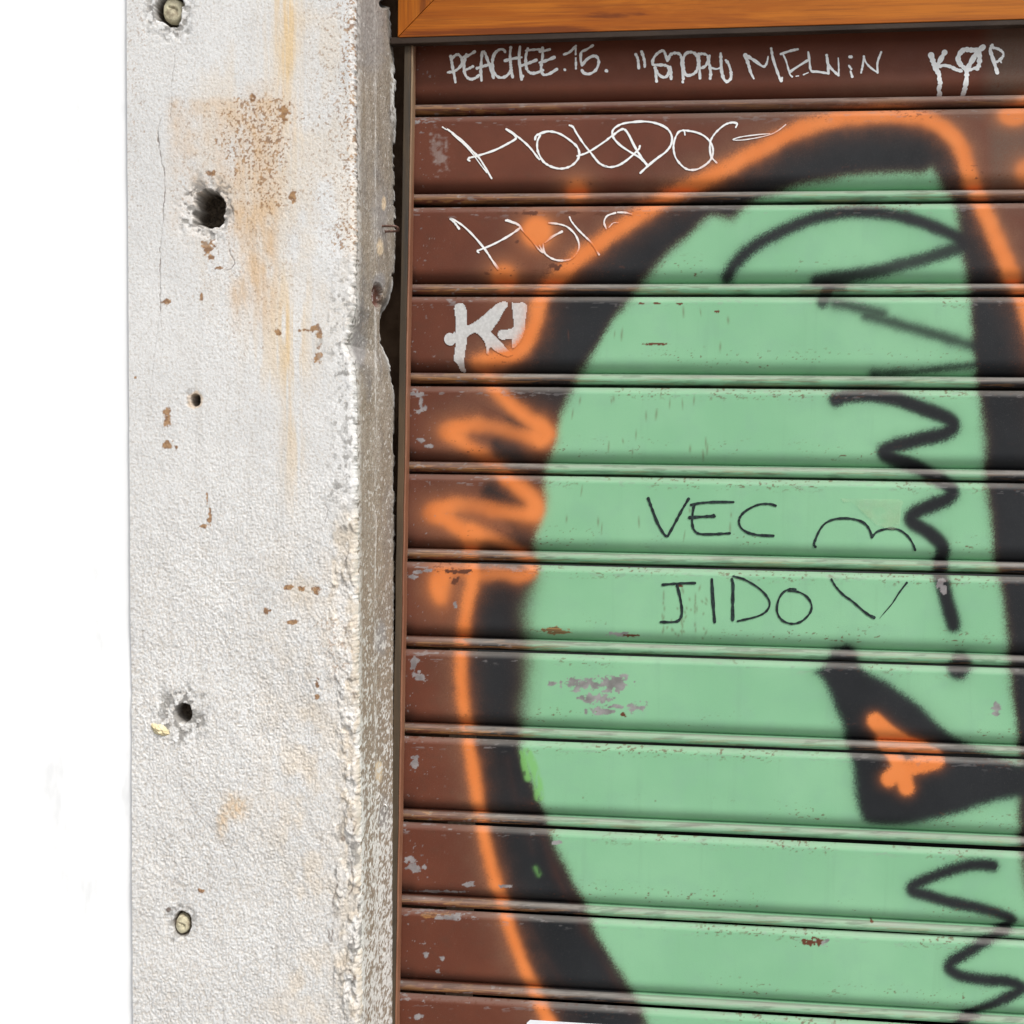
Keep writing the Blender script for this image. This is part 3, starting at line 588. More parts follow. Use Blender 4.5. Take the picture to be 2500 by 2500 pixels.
PATCH = [ # bare metal, brown chips: (cx, cy, rx, ry, kind, seed)
 (1425, 1672, 52, 13, 'm', 1), (1495, 1668, 36, 19, 'm', 2), (1355, 1668, 12, 6, 'm', 3), (1440, 1705, 26, 10, 'm', 4), (1478, 1706, 20, 9, 'm', 5), (1500, 1725, 18, 5, 'm', 6), (1470, 1735, 34, 8, 'm', 7), (1550, 1727, 22, 11, 'm', 8), (1523, 1745, 8, 5, 'b', 9),
 (1979, 2301, 24, 11, 'b', 10), (2012, 2300, 14, 7, 'm', 11), (1358, 652, 12, 9, 'b', 12), (1340, 648, 6, 5, 'b', 13), (2432, 1731, 12, 12, 'm', 14), (2298, 1425, 10, 12, 'm', 15), (2303, 1440, 6, 10, 'm', 16),
 (1262, 575+15, 5, 4, 'b', 17), (1465, 522, 14, 4, 'b', 18), (1395, 520, 16, 4, 'b', 19), (1290, 520, 24, 4, 'b', 20), (1220, 522, 8, 4, 'b', 21), (1565, 741, 8, 3, 'b', 22), (1605, 741, 14, 3, 'b', 23), (1660, 741, 12, 3, 'b', 24),
 (1345, 1537, 28, 6, 'r', 25), (1360, 1545, 22, 5, 'r', 26), (1508, 1549, 20, 6, 'm', 27), (1540, 1552, 14, 5, 'b', 28), (1360, 2057, 12, 4, 'm', 29), (1145, 2160, 12, 6, 'm', 30), (1235, 2165, 14, 5, 'm', 31), (1595, 840, 26, 3, 'b', 32), (1075, 370, 17, 44, 'h', 33), (1058, 352, 10, 30, 'h', 34),
 (1023, 1655, 18, 10, 'm', 35), (1012, 1620, 10, 14, 'm', 36), (1020, 2480, 12, 8, 'm', 37), (1002, 2098, 10, 12, 'm', 38), (1010, 2120, 13, 11, 'm', 39), (1035, 2115, 6, 6, 'm', 40), (1012, 1860, 8, 22, 'm', 41), (1018, 962, 17, 6, 'm', 42), (1028, 985, 4, 16, 'm', 43), (1022, 1003, 9, 5, 'm', 44), (1038, 998, 5, 6, 'm', 45), (1028, 1076, 9, 6, 'm', 46), (1045, 1090, 10, 5, 'm', 47), (1020, 298, 9, 6, 'm', 48), (1008, 1410, 8, 8, 'm', 49), (1022, 1395, 14, 4, 'm', 50), (1045, 1393, 8, 4, 'm', 51), (1112, 1478, 5, 8, 'm', 52),
 (1025, 1640, 5, 5, 'm', 60), (1060, 2180, 60, 4, 'm', 61), (1095, 2240, 40, 7, 'm', 62), (1060, 2236, 30, 5, 'r', 63), (1040, 2330, 5, 7, 'm', 64), (1080, 1010+1330, 5, 5, 'm', 65), (1070, 1050+1320, 6, 6, 'm', 66), (1750, 760, 5, 3, 'b', 67), (1110, 1420, 12, 8, 'b', 68), (1660, 1430, 6, 4, 'b', 69), (1720, 2256, 5, 3, 'b', 70), (1120, 1395, 30, 5, 'b', 71), (2130, 2253, 4, 3, 'b', 72)]
rs_ = np.random.RandomState(11)
DASH = [(1360+rs_.rand()*440, y0, 1.4+rs_.rand()*1.4, 5+rs_.rand()*10, rs_.rand()*0.3-0.15) for y0 in np.concatenate([rs_.uniform(760, 880, 8), rs_.uniform(960, 1120, 18), rs_.uniform(1190, 1330, 9)])]
DASH += [(1600+rs_.rand()*130, rs_.uniform(1425, 1560), 2.2, 3+rs_.rand()*4, 1.2*(rs_.rand()-0.5)) for _ in range(26)]
DASH += [(1620+rs_.choice([0, 45, 78])+rs_.randn()*2, rs_.uniform(1430, 1550), 2.0, 5+rs_.rand()*4, 0.0) for _ in range(26)]

def seg_cov(X, Y, pts, w, s, alpha=1.0, n=6):
    P = np.array([(p[0], p[1], (p[2] if len(p) > 2 else 1.0)) for p in pts], float)
    S = spline(P, n); out = np.zeros(X.shape); m = w*0.5+s*6
    sel = (X > S[:, 0].min()-m) & (X < S[:, 0].max()+m) & (Y > S[:, 1].min()-m) & (Y < S[:, 1].max()+m)
    if not sel.any(): return out
    xs, ys = X[sel], Y[sel]; best = np.full(xs.shape, 1e9); al = np.ones(xs.shape)
    for (ax, ay, a0), (bx, by, a1) in zip(S[:-1], S[1:]):
        vx, vy = bx-ax, by-ay; t = np.clip(((xs-ax)*vx+(ys-ay)*vy)/(vx*vx+vy*vy+1e-9), 0, 1)
        d = np.hypot(xs-ax-t*vx, ys-ay-t*vy); k = d < best
        best = np.where(k, d, best); al = np.where(k, a0+(a1-a0)*t, al)
    jit = (fbm(xs/30, ys/30, 5, 2)-0.5)*s*0.7
    o = al*alpha/(1+np.exp(np.clip((best-w*0.5+jit)/(s*0.5), -40, 40)))
    out[sel] = o; return out
def poly_sd(X, Y, poly, n=3):     # signed distance, positive inside
    S = spline([p[:2] for p in poly], n, closed=True); ins = np.zeros(X.shape, bool); best = np.full(X.shape, 1e9)
    A, B = S, np.roll(S, -1, 0)
    for (ax, ay), (bx, by) in zip(A, B):
        if ay != by:
            c = ((ay > Y) != (by > Y)) & (X < (bx-ax)*(Y-ay)/(by-ay)+ax); ins ^= c
        vx, vy = bx-ax, by-ay; t = np.clip(((X-ax)*vx+(Y-ay)*vy)/(vx*vx+vy*vy+1e-9), 0, 1)
        best = np.minimum(best, np.hypot(X-ax-t*vx, Y-ay-t*vy))
    return np.where(ins, best, -best)
def sig(d, s): return 1/(1+np.exp(np.clip(-d/(s*0.5), -40, 40)))

def paint_masks(X, Y, uu, k):     # X, Y in photo units on the shutter plane; uu = place across the slat 0..1; k = slat number
    wnz = wn_(X/2.2, Y/2.2, 3); grain = (wnz-0.5)*1.5
    nz = (fbm(X/45, Y/45, 31, 2)-0.5)
    gsd = poly_sd(X, Y, GREEN)+nz*8; osd = poly_sd(X, Y, OUTER)+nz*6
    softg = 7+6*fbm(X/120, Y/120, 32, 2)+14*sst(1300, 1500, Y)*sst(1800, 1720, Y)*sst(1500, 1400, X)
    green = sig(gsd+grain*5, softg)
    black = sig(osd, 9)*(1-sig(gsd+grain*6-2, softg*1.05))
    for pts, w, s, al in BLACK:
        c = seg_cov(X+grain*4, Y+grain*4, pts, w, s, al); hz = seg_cov(X, Y, pts, w*1.6, s*3.0, al*0.16)
        black = 1-(1-black)*(1-c)*(1-hz)
    for q_, w_, a_ in (([(1290, 1960), (1340, 2090), (1400, 2220), (1470, 2340), (1540, 2470)], 9, .30), ([(1215, 2040), (1260, 2190), (1330, 2330), (1400, 2450)], 7, .2), ([(1240, 1850), (1262, 1960), (1300, 2080)], 6, .18), ([(1320, 2010), (1380, 2140), (1450, 2280)], 6, .22)):
        black = black*(1-seg_cov(X, Y, q_, w_, 12, a_)*(0.4+0.8*fbm(X/30, Y/90, 36, 2)))
    es = poly_sd(X, Y, EYE, 3)+nz*5
    black = 1-(1-black)*(1-sig(es+grain*5, 7))*(1-0.2*sig(es+16, 22))
    orange = np.zeros_like(X); halo = np.zeros_like(X)
    for pts, w, s in ((OR_MAIN, 28, 8), (OR_ARCH, 37, 9), (OR_Z1, 33, 10), (OR_Z2, 29, 9)):
        c = seg_cov(X+grain*3, Y+grain*3, pts, w, s); orange = 1-(1-orange)*(1-np.clip(c, 0, 1))
        halo = np.maximum(halo, seg_cov(X, Y, pts, w*2.6, s*5, 0.75))
        orange = 1-(1-orange)*(1-seg_cov(X, Y, pts, w*1.5, s*3.2, 0.20)*(0.6+0.8*wnz))
    for (cx, cy, rx, ry, al) in OR_DOTS:
        d = (np.sqrt(((X-cx)/rx)**2+((Y-cy)/ry)**2)-1)*rx
        orange = 1-(1-orange)*(1-np.clip(al*sig(-d, 9), 0, 1)); orange = 1-(1-orange)*(1-0.35*al*sig(-d+14, 26)); halo = np.maximum(halo, 0.6*sig(-d+30, 40))
    for pts, w, s, al in OR_EYE:
        c = seg_cov(X+grain*3, Y+grain*3, pts, w, s, al); orange = 1-(1-orange)*(1-c); orange = 1-(1-orange)*(1-seg_cov(X, Y, pts, w*1.3, s*3, .18))
    orange *= (1-0.93*green*sig(gsd-14, 8)*(1-sig(es+30, 8)))           # orange stays outside the face but for the eye
    halo = np.maximum(halo, 0.8*sst(1480, 1800, X)*sst(330, 250, Y)*sst(225, 290, Y)); halo = np.maximum(halo, 0.75*sst(2380, 2440, X)*sst(600, 420, Y))
    lime = np.zeros_like(X)
    for pts, w, s, al in LIME: lime = np.maximum(lime, seg_cov(X, Y, pts, w, s, al)*(0.35+0.65*sst(0.3, 0.5, fbm(X/7, Y/16, 35, 3))))
    # rust, chips and film, with rib-top sheen painted in
    rib = (uu > 0.858)
    rv_ = fbm(X/90, Y/4.0, 41+k*7, 4); rv2 = fbm(X/26, Y/7, 43+k*3, 3)
    leftw = 0.32+0.60*sst(1480, 1080, X)
    rust = np.where(rib, sst(0.60-0.18*leftw, 0.70-0.16*leftw, rv_)*leftw*sst(0.875, 0.915, uu)*1.15, 0)
    rust = np.maximum(rust, np.where(rib, 0.75*sst(0.52, 0.68, rv2)*sst(1420, 1080, X), 0))
    lowu = sst(0.50, 0.69, uu)*(uu < 0.78); topu = sst(0.16, 0.08, uu)*(uu < 0.2)
    chipn = fbm(X/8, Y/4, 45+k, 3)
    chipb = np.where(rib, 0, np.maximum(lowu*sst(0.735, 0.775, chipn)*0.8, topu*sst(0.66, 0.71, chipn)*0.7))*sst(0.42, 0.62, fbm(X/130, Y/60, 47+k, 2))*(1-0.6*black)
    chipm = np.where(rib, sst(0.70, 0.75, fbm(X/14, Y/5, 49+k, 3))*0.6*(0.3+0.7*sst(1500, 1050, X)), topu*sst(0.68, 0.74, fbm(X/22, Y/5, 51+k, 3))*0.6*(0.45+0.55*sst(1400, 1000, X)))
    metal = chipm; bchip = chipb; haze = np.zeros_like(X)
    metal = np.maximum(metal, 0.7*sst(0.83, 0.86, fbm(X/6, Y/6, 53+k, 2))*sst(1130, 1000, X)*(~rib))
    for (cx, cy, rx, ry, kd, sd) in PATCH:
        sel = (abs(X-cx) < rx*1.8+4) & (abs(Y-cy) < ry*1.8+4)
        if not sel.any(): continue
        xs, ys = X[sel], Y[sel]
        d = np.sqrt(((xs-cx)/rx)**2+((ys-cy)/ry)**2)+1.25*(fbm(xs/10, ys/8, sd*13, 4)-0.5)*2
        m_ = 1-sst(0.88, 1.06, d); tmp = np.zeros_like(X)
        if kd == 'h': m_ = 0.5*(1-sst(0.3, 1.2, d))*(0.4+0.6*fbm(xs/3, ys/40, sd, 2))
        tmp[sel] = m_
        if kd == 'm': metal = np.maximum(metal, tmp*0.95); bchip = np.maximum(bchip, 0)
        elif kd == 'b': bchip = np.maximum(bchip, tmp)
        elif kd == 'h': haze = np.maximum(haze, tmp)
        else: rust = np.maximum(rust, tmp)
    for (cx, cy, rx, ry, an) in DASH:
        sel = (abs(X-cx) < 16) & (abs(Y-cy) < 16)
        if not sel.any(): continue
        xs, ys = X[sel]-cx, Y[sel]-cy; xr = xs*math.cos(an)+ys*math.sin(an); yr = -xs*math.sin(an)+ys*math.cos(an)
        bchip[sel] = np.maximum(bchip[sel], 0.5*np.exp(-(xr/rx)**2-(yr/ry)**2))
    dust_sheen = np.where(rib, 0.72*sst(0.945, 0.872, uu), 0.38*sst(0.085, 0.02, uu))*(0.55+0.75*fbm(X/70, Y/6, 55+k, 3))*(1-0.45*(1-green)*(1-black))  # dusty film plus sky sheen painted onto upward-facing edges
    dirt_dark = np.where(rib, 0.75*sst(0.955, 0.985, uu)+0.30*sst(0.55, 0.7, fbm(X/55, Y/5, 57+k, 4)), 0.0)  # rib grime by noise; darker along the underside and slot
    dirt_dark = np.maximum(dirt_dark, np.where(rib, 0.45*sst(0.875, 0.858, uu), 0.22*sst(0.80, 0.857, uu)*fbm(X/60, Y/9, 58+k, 3)))  # darker in the rib crease and along the panel's lower edge
    dirt_dark = np.maximum(dirt_dark, 0.5*sst(1028, 1000, X)*np.where(rib, 0.5, sst(0.55, 0.8, uu)))
    dirt_dark = np.maximum(dirt_dark, np.where(rib, 0, 0.35*sst(0.70, 0.84, uu)*sst(1600, 1200, X)))  # lower panel edge darker still, stronger at the left
    halo = halo*(0.7+0.5*wnz)
    paint = np.stack([green, np.clip(black, 0, 1), np.clip(orange, 0, 1), np.clip(halo, 0, 0.85)], -1)
    wear_sheen = np.stack([np.clip(rust, 0, .9), np.clip(metal, 0, 1), np.clip(dust_sheen, 0, .8), np.clip(dirt_dark, 0, .85)], -1)
    extra = np.stack([lime, haze, np.clip(bchip, 0, 1), np.ones_like(X)], -1)
    return {'paint': paint, 'wear_sheen': wear_sheen, 'extra': extra}

shutter = empty('roller_shutter', (0, 0, 0), 'brown steel roller shutter covered by a green graffiti face', 'roller shutter')
XR0, XR1 = -0.007, 0.79
xs_f = np.concatenate([np.arange(XR0, XR1, 0.00105), np.linspace(XR1, 1.6, 60)])
xs_c = np.concatenate([np.linspace(XR0, XR1, 90), np.linspace(XR1+0.02, 1.6, 30)])
u_p = np.concatenate([np.linspace(0.003, 0.085, 12)[:-1], np.linspace(0.085, 0.69, 64)[:-1], np.linspace(0.69, 0.858, 24)])
v_r = np.linspace(0, 1, 22)
SLATS = {}
RES = {-1: (-.7, -.4), 0: (1.8, -.2), 1: (-1.2, .6), 2: (.5, 0), 3: (-2.2, 0), 4: (1.8, 2.7), 5: (.5, -3), 6: (-.1, -.1), 7: (-1.1, 2.5), 8: (-.2, -4.2), 9: (-1.6, 4.5)}   # each slat hangs a little unevenly
LAB = {-1: 'top slat, dark brown, with small white pen names', 0: 'brown slat with the looping white signature', 1: 'slat with the half covered white signature and orange dots', 2: 'slat with thick grey letters at its left end', 3: 'slat with the upper orange zigzag', 4: 'slat with three black capitals and a heart top', 5: 'slat with black capitals and a V shaped heart tip', 6: 'slat with bare grey scraped patches', 7: 'slat with lower half of the black and orange eye'}
for k in range(-1, 17):
    fine = k <= 10
    xs = xs_f if fine else xs_c
    rl, rr2 = RES.get(k, (0.0, 0.0))
    for part in ('slat', 'joint_rib'):
        if part == 'slat':
            uu = u_p; yy = prof_panel(uu); 
        else:
            uu = np.concatenate([0.850+0.132*v_r, [0.982, 0.992, 1.010]])
            yy = np.concatenate([0.0135-0.0130*np.sqrt(np.clip(1-(2*v_r-1)**2, 0, 1))**0.85, [0.020, 0.024, 0.024]])
        zs = -PITCH*(k+uu)
        Xg, Zg = np.meshgrid(xs, zs); Yg2 = np.repeat(yy[:, None], len(xs), 1); UU = np.repeat(uu[:, None], len(xs), 1)
        Zg = Zg+0.5*(rl+(rr2-rl)*np.clip(Xg/0.76, 0, 1.2))/1990
        wav = (fbm(Xg*6+3*k, Zg*9, 61, 3)-0.5)*0.0016; Yg2 = Yg2+wav*(0.4 if part == 'joint_rib' else 1.0)
        PXs, PYs = proj(Xg, np.zeros_like(Xg), Zg)
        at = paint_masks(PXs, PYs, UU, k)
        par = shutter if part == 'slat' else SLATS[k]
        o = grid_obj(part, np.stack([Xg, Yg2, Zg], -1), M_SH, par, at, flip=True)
        if part == 'slat':
            SLATS[k] = o
            if k in LAB: o['label'] = LAB[k]

# ---- writing on the slats: thin films of ink lying on the face
def cover_at(X, Y):
    X = np.asarray(X, float); Y = np.asarray(Y, float)
    return np.clip(paint_masks(X, Y, np.full(X.shape, 0.4), 0)['paint'][:, 2]*1.15, 0, 1)
LIFT = [0.00035]
def ink(name, k, strokes, mat, label, polys=(), jit=0.30):
    V = []; F = []; PXY = []
    rj = np.random.RandomState(len(strokes)*7+k+50)
    for st in strokes:
        pts, w = st[0], st[1]; P = spline([p[:2] for p in pts], 7) if (len(st) < 3 or st[2]) else np.vstack([np.linspace(a_, b_, 9)[:-1] for a_, b_ in zip(np.array(pts)[:-1], np.array(pts)[1:])]+[np.array(pts)[-1:]])
        P = np.asarray(P, float); keep = np.concatenate([[True], np.hypot(*(np.diff(P, axis=0).T)) > 1e-3]); P = P[keep]
        lift = LIFT[0]; LIFT[0] += 0.000004
        Tn = np.gradient(P, axis=0); Tn /= np.linalg.norm(Tn, axis=1, keepdims=True)+1e-9; N = np.stack([-Tn[:, 1], Tn[:, 0]], 1)
        n = len(P); ww = w*0.5*(1+jit*(vn(np.arange(n)*0.6, np.zeros(n)+len(V), 9)-0.5)*2)
        w0 = st[3] if len(st) > 3 else (1.0, 1.0); ww = ww*np.linspace(w0[0], w0[1], n)
        b = len(V)
        ring = []
        for i in range(n):
            for sgn in (-1, 1): ring.append(P[i]+N[i]*sgn*ww[i])
        PX_, PY_ = np.array(ring).T
        xx, zz_ = at_y(PX_, PY_, 0.0)
        for x_, z_, a_, b_ in zip(xx, zz_, PX_, PY_): V.append((x_, float(surf_y(z_))-lift, z_)); PXY.append((a_, b_))
        for i in range(n-1): F.append((b+2*i, b+2*i+1, b+2*i+3, b+2*i+2))
        for end, sg in ((0, -1), (n-1, 1)):                         # round caps
            c = P[end]; cb = len(V); m = 8; pts_ = [c]
            for j in range(m+1):
                t = math.pi*j/m - math.pi/2
                pts_.append(c+ww[end]*(Tn[end]*sg*math.cos(t)+N[end]*math.sin(t)*(1)))
            A = np.array(pts_); xx, zz_ = at_y(A[:, 0], A[:, 1], 0.0)
            for x_, z_, q_ in zip(xx, zz_, A): V.append((x_, float(surf_y(z_))-lift-0.000002, z_)); PXY.append(tuple(q_))
            for j in range(m): F.append((cb, cb+1+j, cb+2+j))
    for poly in polys:
        lift = LIFT[0]; LIFT[0] += 0.000004
        S = np.array(spline(poly, 4, closed=True)); S = S+(np.random.RandomState(2).rand(*S.shape)-0.5)*1.2
        X0, X1, Y0, Y1 = S[:, 0].min(), S[:, 0].max(), S[:, 1].min(), S[:, 1].max()
        nx, ny = max(2, int((X1-X0)/2.2)), max(2, int((Y1-Y0)/2.2))
        gx_, gy_ = np.meshgrid(np.linspace(X0, X1, nx), np.linspace(Y0, Y1, ny))
        sd = poly_sd(gx_, gy_, [tuple(q) for q in poly], 4); b = len(V); idx = -np.ones(gx_.shape, int)
        use = np.zeros(gx_.shape, bool); cell = (sd[:-1, :-1] > -1.2) & (sd[1:, :-1] > -1.2) & (sd[:-1, 1:] > -1.2) & (sd[1:, 1:] > -1.2)
        use[:-1, :-1] |= cell; use[1:, :-1] |= cell; use[:-1, 1:] |= cell; use[1:, 1:] |= cell
        idx[use] = np.arange(use.sum()); xx, zz_ = at_y(gx_[use], gy_[use], 0.0)
        for x_, z_, a_, b_ in zip(xx, zz_, gx_[use], gy_[use]): V.append((x_, float(surf_y(z_))-lift, z_)); PXY.append((a_, b_))
        for i, j in zip(*np.where(cell)): F.append((b+idx[i, j], b+idx[i, j+1], b+idx[i+1, j+1], b+idx[i+1, j]))
    PXY = np.array(PXY); cov = cover_at(PXY[:, 0], PXY[:, 1])
    V = np.array(V); V[:, 1] += (fbm(V[:, 0]*6+3*k, V[:, 2]*9, 61, 3)-0.5)*0.0016
    o = mesh_obj(name, V, F, mat, SLATS[k], True, {'cover': cov}); o['label'] = label
    return o
p1 = lambda q: T(1080, 100, .21739, q); p2 = lambda q: T(1530, 100, .16563, q); p3 = lambda q: T(1800, 100, .19669, q); p4 = lambda q: T(2240, 90, .13458, q)
p5 = lambda q: T(1060, 280, .21739, q); p6 = lambda q: T(1460, 280, .25880, q); p7 = lambda q: T(1080, 500, .24845, q); p8 = lambda q: T(1070, 720, .14493, q)
q1 = lambda q: T(1560, 1190, .20704, q); q2 = lambda q: T(1960, 1190, .17598, q); q3 = lambda q: T(1590, 1390, .21739, q); q4 = lambda q: T(2000, 1390, .15528, q)
S = False
w1 = 6.8
ink('marker_writing', -1, [
 (p1([(95, 175), (105, 230), (118, 310), (135, 390), (147, 465)]), w1), (p1([(100, 205), (150, 160), (190, 160), (222, 215), (215, 270), (170, 320), (120, 345), (62, 355)]), w1),
 (p1([(362, 122), (300, 160), (220, 190)]), w1), (p1([(270, 150), (248, 240), (245, 330), (270, 400), (320, 430), (375, 415), (410, 385)]), w1), (p1([(250, 330), (300, 310), (342, 288)]), w1),
 (p1([(440, 445), (432, 340), (438, 230), (447, 125)]), w1), (p1([(447, 125), (475, 130), (510, 220), (545, 320), (575, 415)]), w1), (p1([(390, 308), (470, 282), (550, 262)]), w1),
 (p1([(705, 125), (690, 100), (640, 98), (590, 140), (565, 210), (565, 290), (590, 370), (640, 410), (700, 405), (745, 370), (770, 320), (765, 250)]), w1),
 (p1([(768, 75), (760, 160), (768, 270), (775, 340), (790, 408)]), w1), (p1([(705, 222), (790, 200), (890, 185)]), w1),
 (p1([(872, 65), (862, 180), (872, 300), (890, 430)]), w1), (p1([(905, 395), (890, 432)]), w1),
 (p1([(1100, 95), (1010, 100), (940, 110)]), w1*.85), (p1([(960, 85), (938, 170), (938, 250), (950, 320), (990, 360), (1050, 360), (1130, 330)]), w1), (p1([(890, 278), (970, 250), (1055, 215)]), w1),
 (p1([(1205, 95), (1150, 110), (1095, 120)]), w1*.85), (p1([(1125, 80), (1125, 180), (1110, 280), (1115, 345), (1140, 380), (1200, 370), (1285, 318)]), w1), (p1([(1090, 245), (1170, 220), (1255, 185)]), w1),
 (p1([(1370, 320), (1378, 326)]), w1), (p1([(1365, 152), (1430, 125), (1500, 55)]), w1*.9), (p1([(1498, 60), (1497, 150)]), w1*.6), (p1([(1498, 195), (1498, 215)]), w1*.6), (p1([(1500, 240), (1500, 310)]), w1*.7),
 (p1([(1690, 50), (1620, 95), (1560, 130), (1555, 220), (1568, 275)]), w1*.9), (p1([(1568, 275), (1620, 210), (1690, 170), (1740, 185), (1755, 250), (1720, 330), (1650, 370), (1590, 360), (1568, 330)]), w1), (p1([(1842, 335), (1848, 339)]), 8)],
 M_INKS, 'small white pen name ending in fifteen, at the left of the top slat')
w2 = 7
ink('marker_writing', -1, [
 (p2([(135, 200), (165, 270), (178, 400)]), w2*.9), (p2([(220, 160), (245, 230), (260, 290)]), w2), (p2([(265, 315), (266, 380)]), w2*.9),
 (p2([(600, 290), (570, 200), (540, 145), (480, 165), (420, 220), (385, 290), (390, 350), (460, 355), (560, 360), (615, 390), (620, 470), (580, 530), (520, 530), (460, 480), (425, 410)]), w2), (p2([(420, 400), (430, 500), (440, 595)]), w2*1.0),
 (p2([(640, 385), (650, 470), (655, 560)]), w2*1.1), (p2([(615, 270), (640, 210), (700, 180), (770, 190), (805, 240), (815, 350), (825, 470), (835, 560)]), w2), (p2([(825, 600), (827, 608)]), w2*.8),
 (p2([(835, 370), (835, 270), (870, 190), (940, 165), (1010, 190), (1050, 260), (1055, 350), (1030, 440), (980, 490), (900, 510), (850, 470), (835, 370)]), w2),
 (p2([(1060, 190), (1070, 300), (1075, 440), (1080, 550)]), w2*.9), (p2([(1060, 200), (1120, 190), (1185, 215), (1200, 290), (1160, 370), (1080, 410)]), w2*.9),
 (p2([(1220, 220), (1215, 330), (1230, 380)]), w2*.8), (p2([(1228, 400), (1238, 480), (1230, 555)]), w2*1.1), (p2([(1240, 395), (1320, 415), (1390, 395)]), w2*.7), (p2([(1385, 185), (1390, 300), (1398, 440), (1430, 560), (1480, 600), (1530, 560), (1540, 500)]), w2*1.1), (p2([(1460, 285), (1500, 340), (1530, 430), (1540, 490)]), w2)],
 M_INKS, 'white outlined pen letters after two tall quote strokes on the top slat')
w3 = 6.5
ink('marker_writing', -1, [
 (p3([(100, 180), (140, 300), (165, 390), (205, 470)]), w3*1.3, True, (1.1, .55)), (p3([(140, 200), (220, 250), (310, 315), (345, 310), (370, 260), (382, 195)]), w3*1.1, True, (1.1, .6)), (p3([(420, 95), (440, 210), (480, 340), (535, 490)]), w3), (p3([(545, 495), (555, 460)]), w3),
 (p3([(750, 105), (660, 125), (540, 165)]), w3), (p3([(570, 175), (605, 250), (630, 340), (655, 420), (680, 445)]), w3*.65), (p3([(660, 380), (750, 320), (870, 245)]), w3*.9), (p3([(730, 440), (760, 436)]), w3*.4), (p3([(820, 422), (880, 395)]), w3*.5),
 (p3([(880, 140), (895, 250), (915, 370), (1000, 385), (1130, 405)]), w3*.85), (p3([(1130, 405), (1125, 290), (1108, 180)]), w3*.9), (p3([(1108, 180), (1125, 290), (1180, 360), (1255, 430)]), w3*1.0), (p3([(1255, 430), (1258, 330), (1252, 215)]), w3*.6),
 (p3([(1395, 200), (1412, 200)]), w3), (p3([(1385, 310), (1412, 350)]), w3*.8), (p3([(1405, 380), (1425, 445)]), w3*.9), (p3([(1535, 395), (1555, 310), (1570, 190)]), w3*.75), (p3([(1570, 195), (1590, 260), (1650, 330), (1740, 395)]), w3*.75), (p3([(1740, 395), (1740, 270), (1785, 140)]), w3*.8)],
 M_INKS, 'angular white pen name in the middle of the top slat')
w4 = 11
ink('marker_writing', -1, [
 (p4([(245, 335), (290, 470), (340, 590), (390, 680)]), w4*1.15), (p4([(490, 285), (430, 390), (370, 500)]), w4), (p4([(390, 540), (480, 520), (600, 545), (700, 595), (795, 620)]), w4*.75), (p4([(390, 690), (395, 760), (415, 850), (405, 930), (445, 1035)]), w4*.9),
 (p4([(1080, 245), (960, 240), (850, 235), (770, 300), (735, 400), (770, 490), (860, 580)]), w4), (p4([(1190, 185), (1080, 280), (1000, 410), (930, 530), (890, 620)]), w4*1.1), (p4([(1115, 290), (1125, 400), (1110, 520), (1080, 570)]), w4*1.0), (p4([(1060, 560), (930, 610)]), w4*.6), (p4([(890, 610), (890, 730), (880, 850), (870, 960), (855, 1030)]), w4*1.0),
 (p4([(1355, 150), (1320, 240), (1350, 350), (1400, 500), (1445, 650)]), w4*.75), (p4([(1380, 200), (1470, 225), (1550, 290), (1545, 360), (1480, 430), (1430, 460)]), w4*.6), (p4([(1500, 440), (1520, 468)]), w4*.4)],
 M_INKS, 'thick dripping white letters at the right end of the top slat')
w5 = 5.0
ink('marker_writing', 0, [
 (p5([(95, 140), (140, 172)]), 2.6), (p5([(150, 165), (230, 225), (330, 310), (420, 400), (500, 480), (560, 570), (645, 715)]), w5), (p5([(200, 215), (260, 268), (350, 350), (440, 450), (520, 560), (590, 650)]), 2.6),
 (p5([(400, 520), (383, 505), (400, 485), (500, 460), (680, 400), (830, 325), (920, 265), (880, 215), (812, 165)]), w5), (p5([(812, 165), (900, 220), (990, 290), (1080, 375), (1170, 490), (1190, 495)]), w5),
 (p5([(1133, 280), (1150, 235), (1230, 200), (1310, 190), (1420, 220), (1540, 300), (1610, 370), (1630, 450), (1600, 520), (1530, 580), (1430, 607), (1330, 590), (1240, 540), (1190, 470), (1160, 390), (1160, 300), (1190, 235)]), w5),
 (p5([(1520, 120), (1560, 140), (1600, 210), (1680, 330), (1760, 430), (1850, 540), (1932, 585)])+p6([(60, 485), (120, 495), (200, 475), (290, 415), (380, 330), (395, 295)]), w5), (p5([(1605, 465), (1700, 435), (1800, 380), (1932, 290)])+p6([(80, 240), (140, 195), (210, 145), (250, 140), (290, 190), (340, 290), (400, 390), (470, 480)]), w5),
 (p6([(470, 485), (400, 410), (300, 350), (200, 280), (140, 205), (145, 140), (220, 90), (330, 70), (450, 65), (560, 85), (650, 130), (695, 200), (690, 280), (640, 350), (560, 410), (480, 475), (400, 550)]), w5),
 (p6([(820, 190), (810, 150), (760, 165), (725, 230), (712, 310), (730, 400), (780, 470), (830, 510), (880, 522), (950, 510), (1030, 460), (1075, 400), (1085, 330), (1060, 260), (1000, 200), (920, 165), (820, 148)]), w5*.9),
 (p6([(1300, 120), (1310, 85), (1260, 75), (1190, 100), (1110, 170), (1065, 240), (1055, 310), (1065, 390), (1080, 415), (1120, 455)]), w5*.9), (p6([(1620, 180), (1500, 190), (1350, 210), (1275, 235), (1350, 240), (1480, 222), (1620, 190), (1700, 150), (1770, 95)]), w5*.55)],
 M_INKW, 'large looping white pen signature across the brown slat')
w6 = 4.9
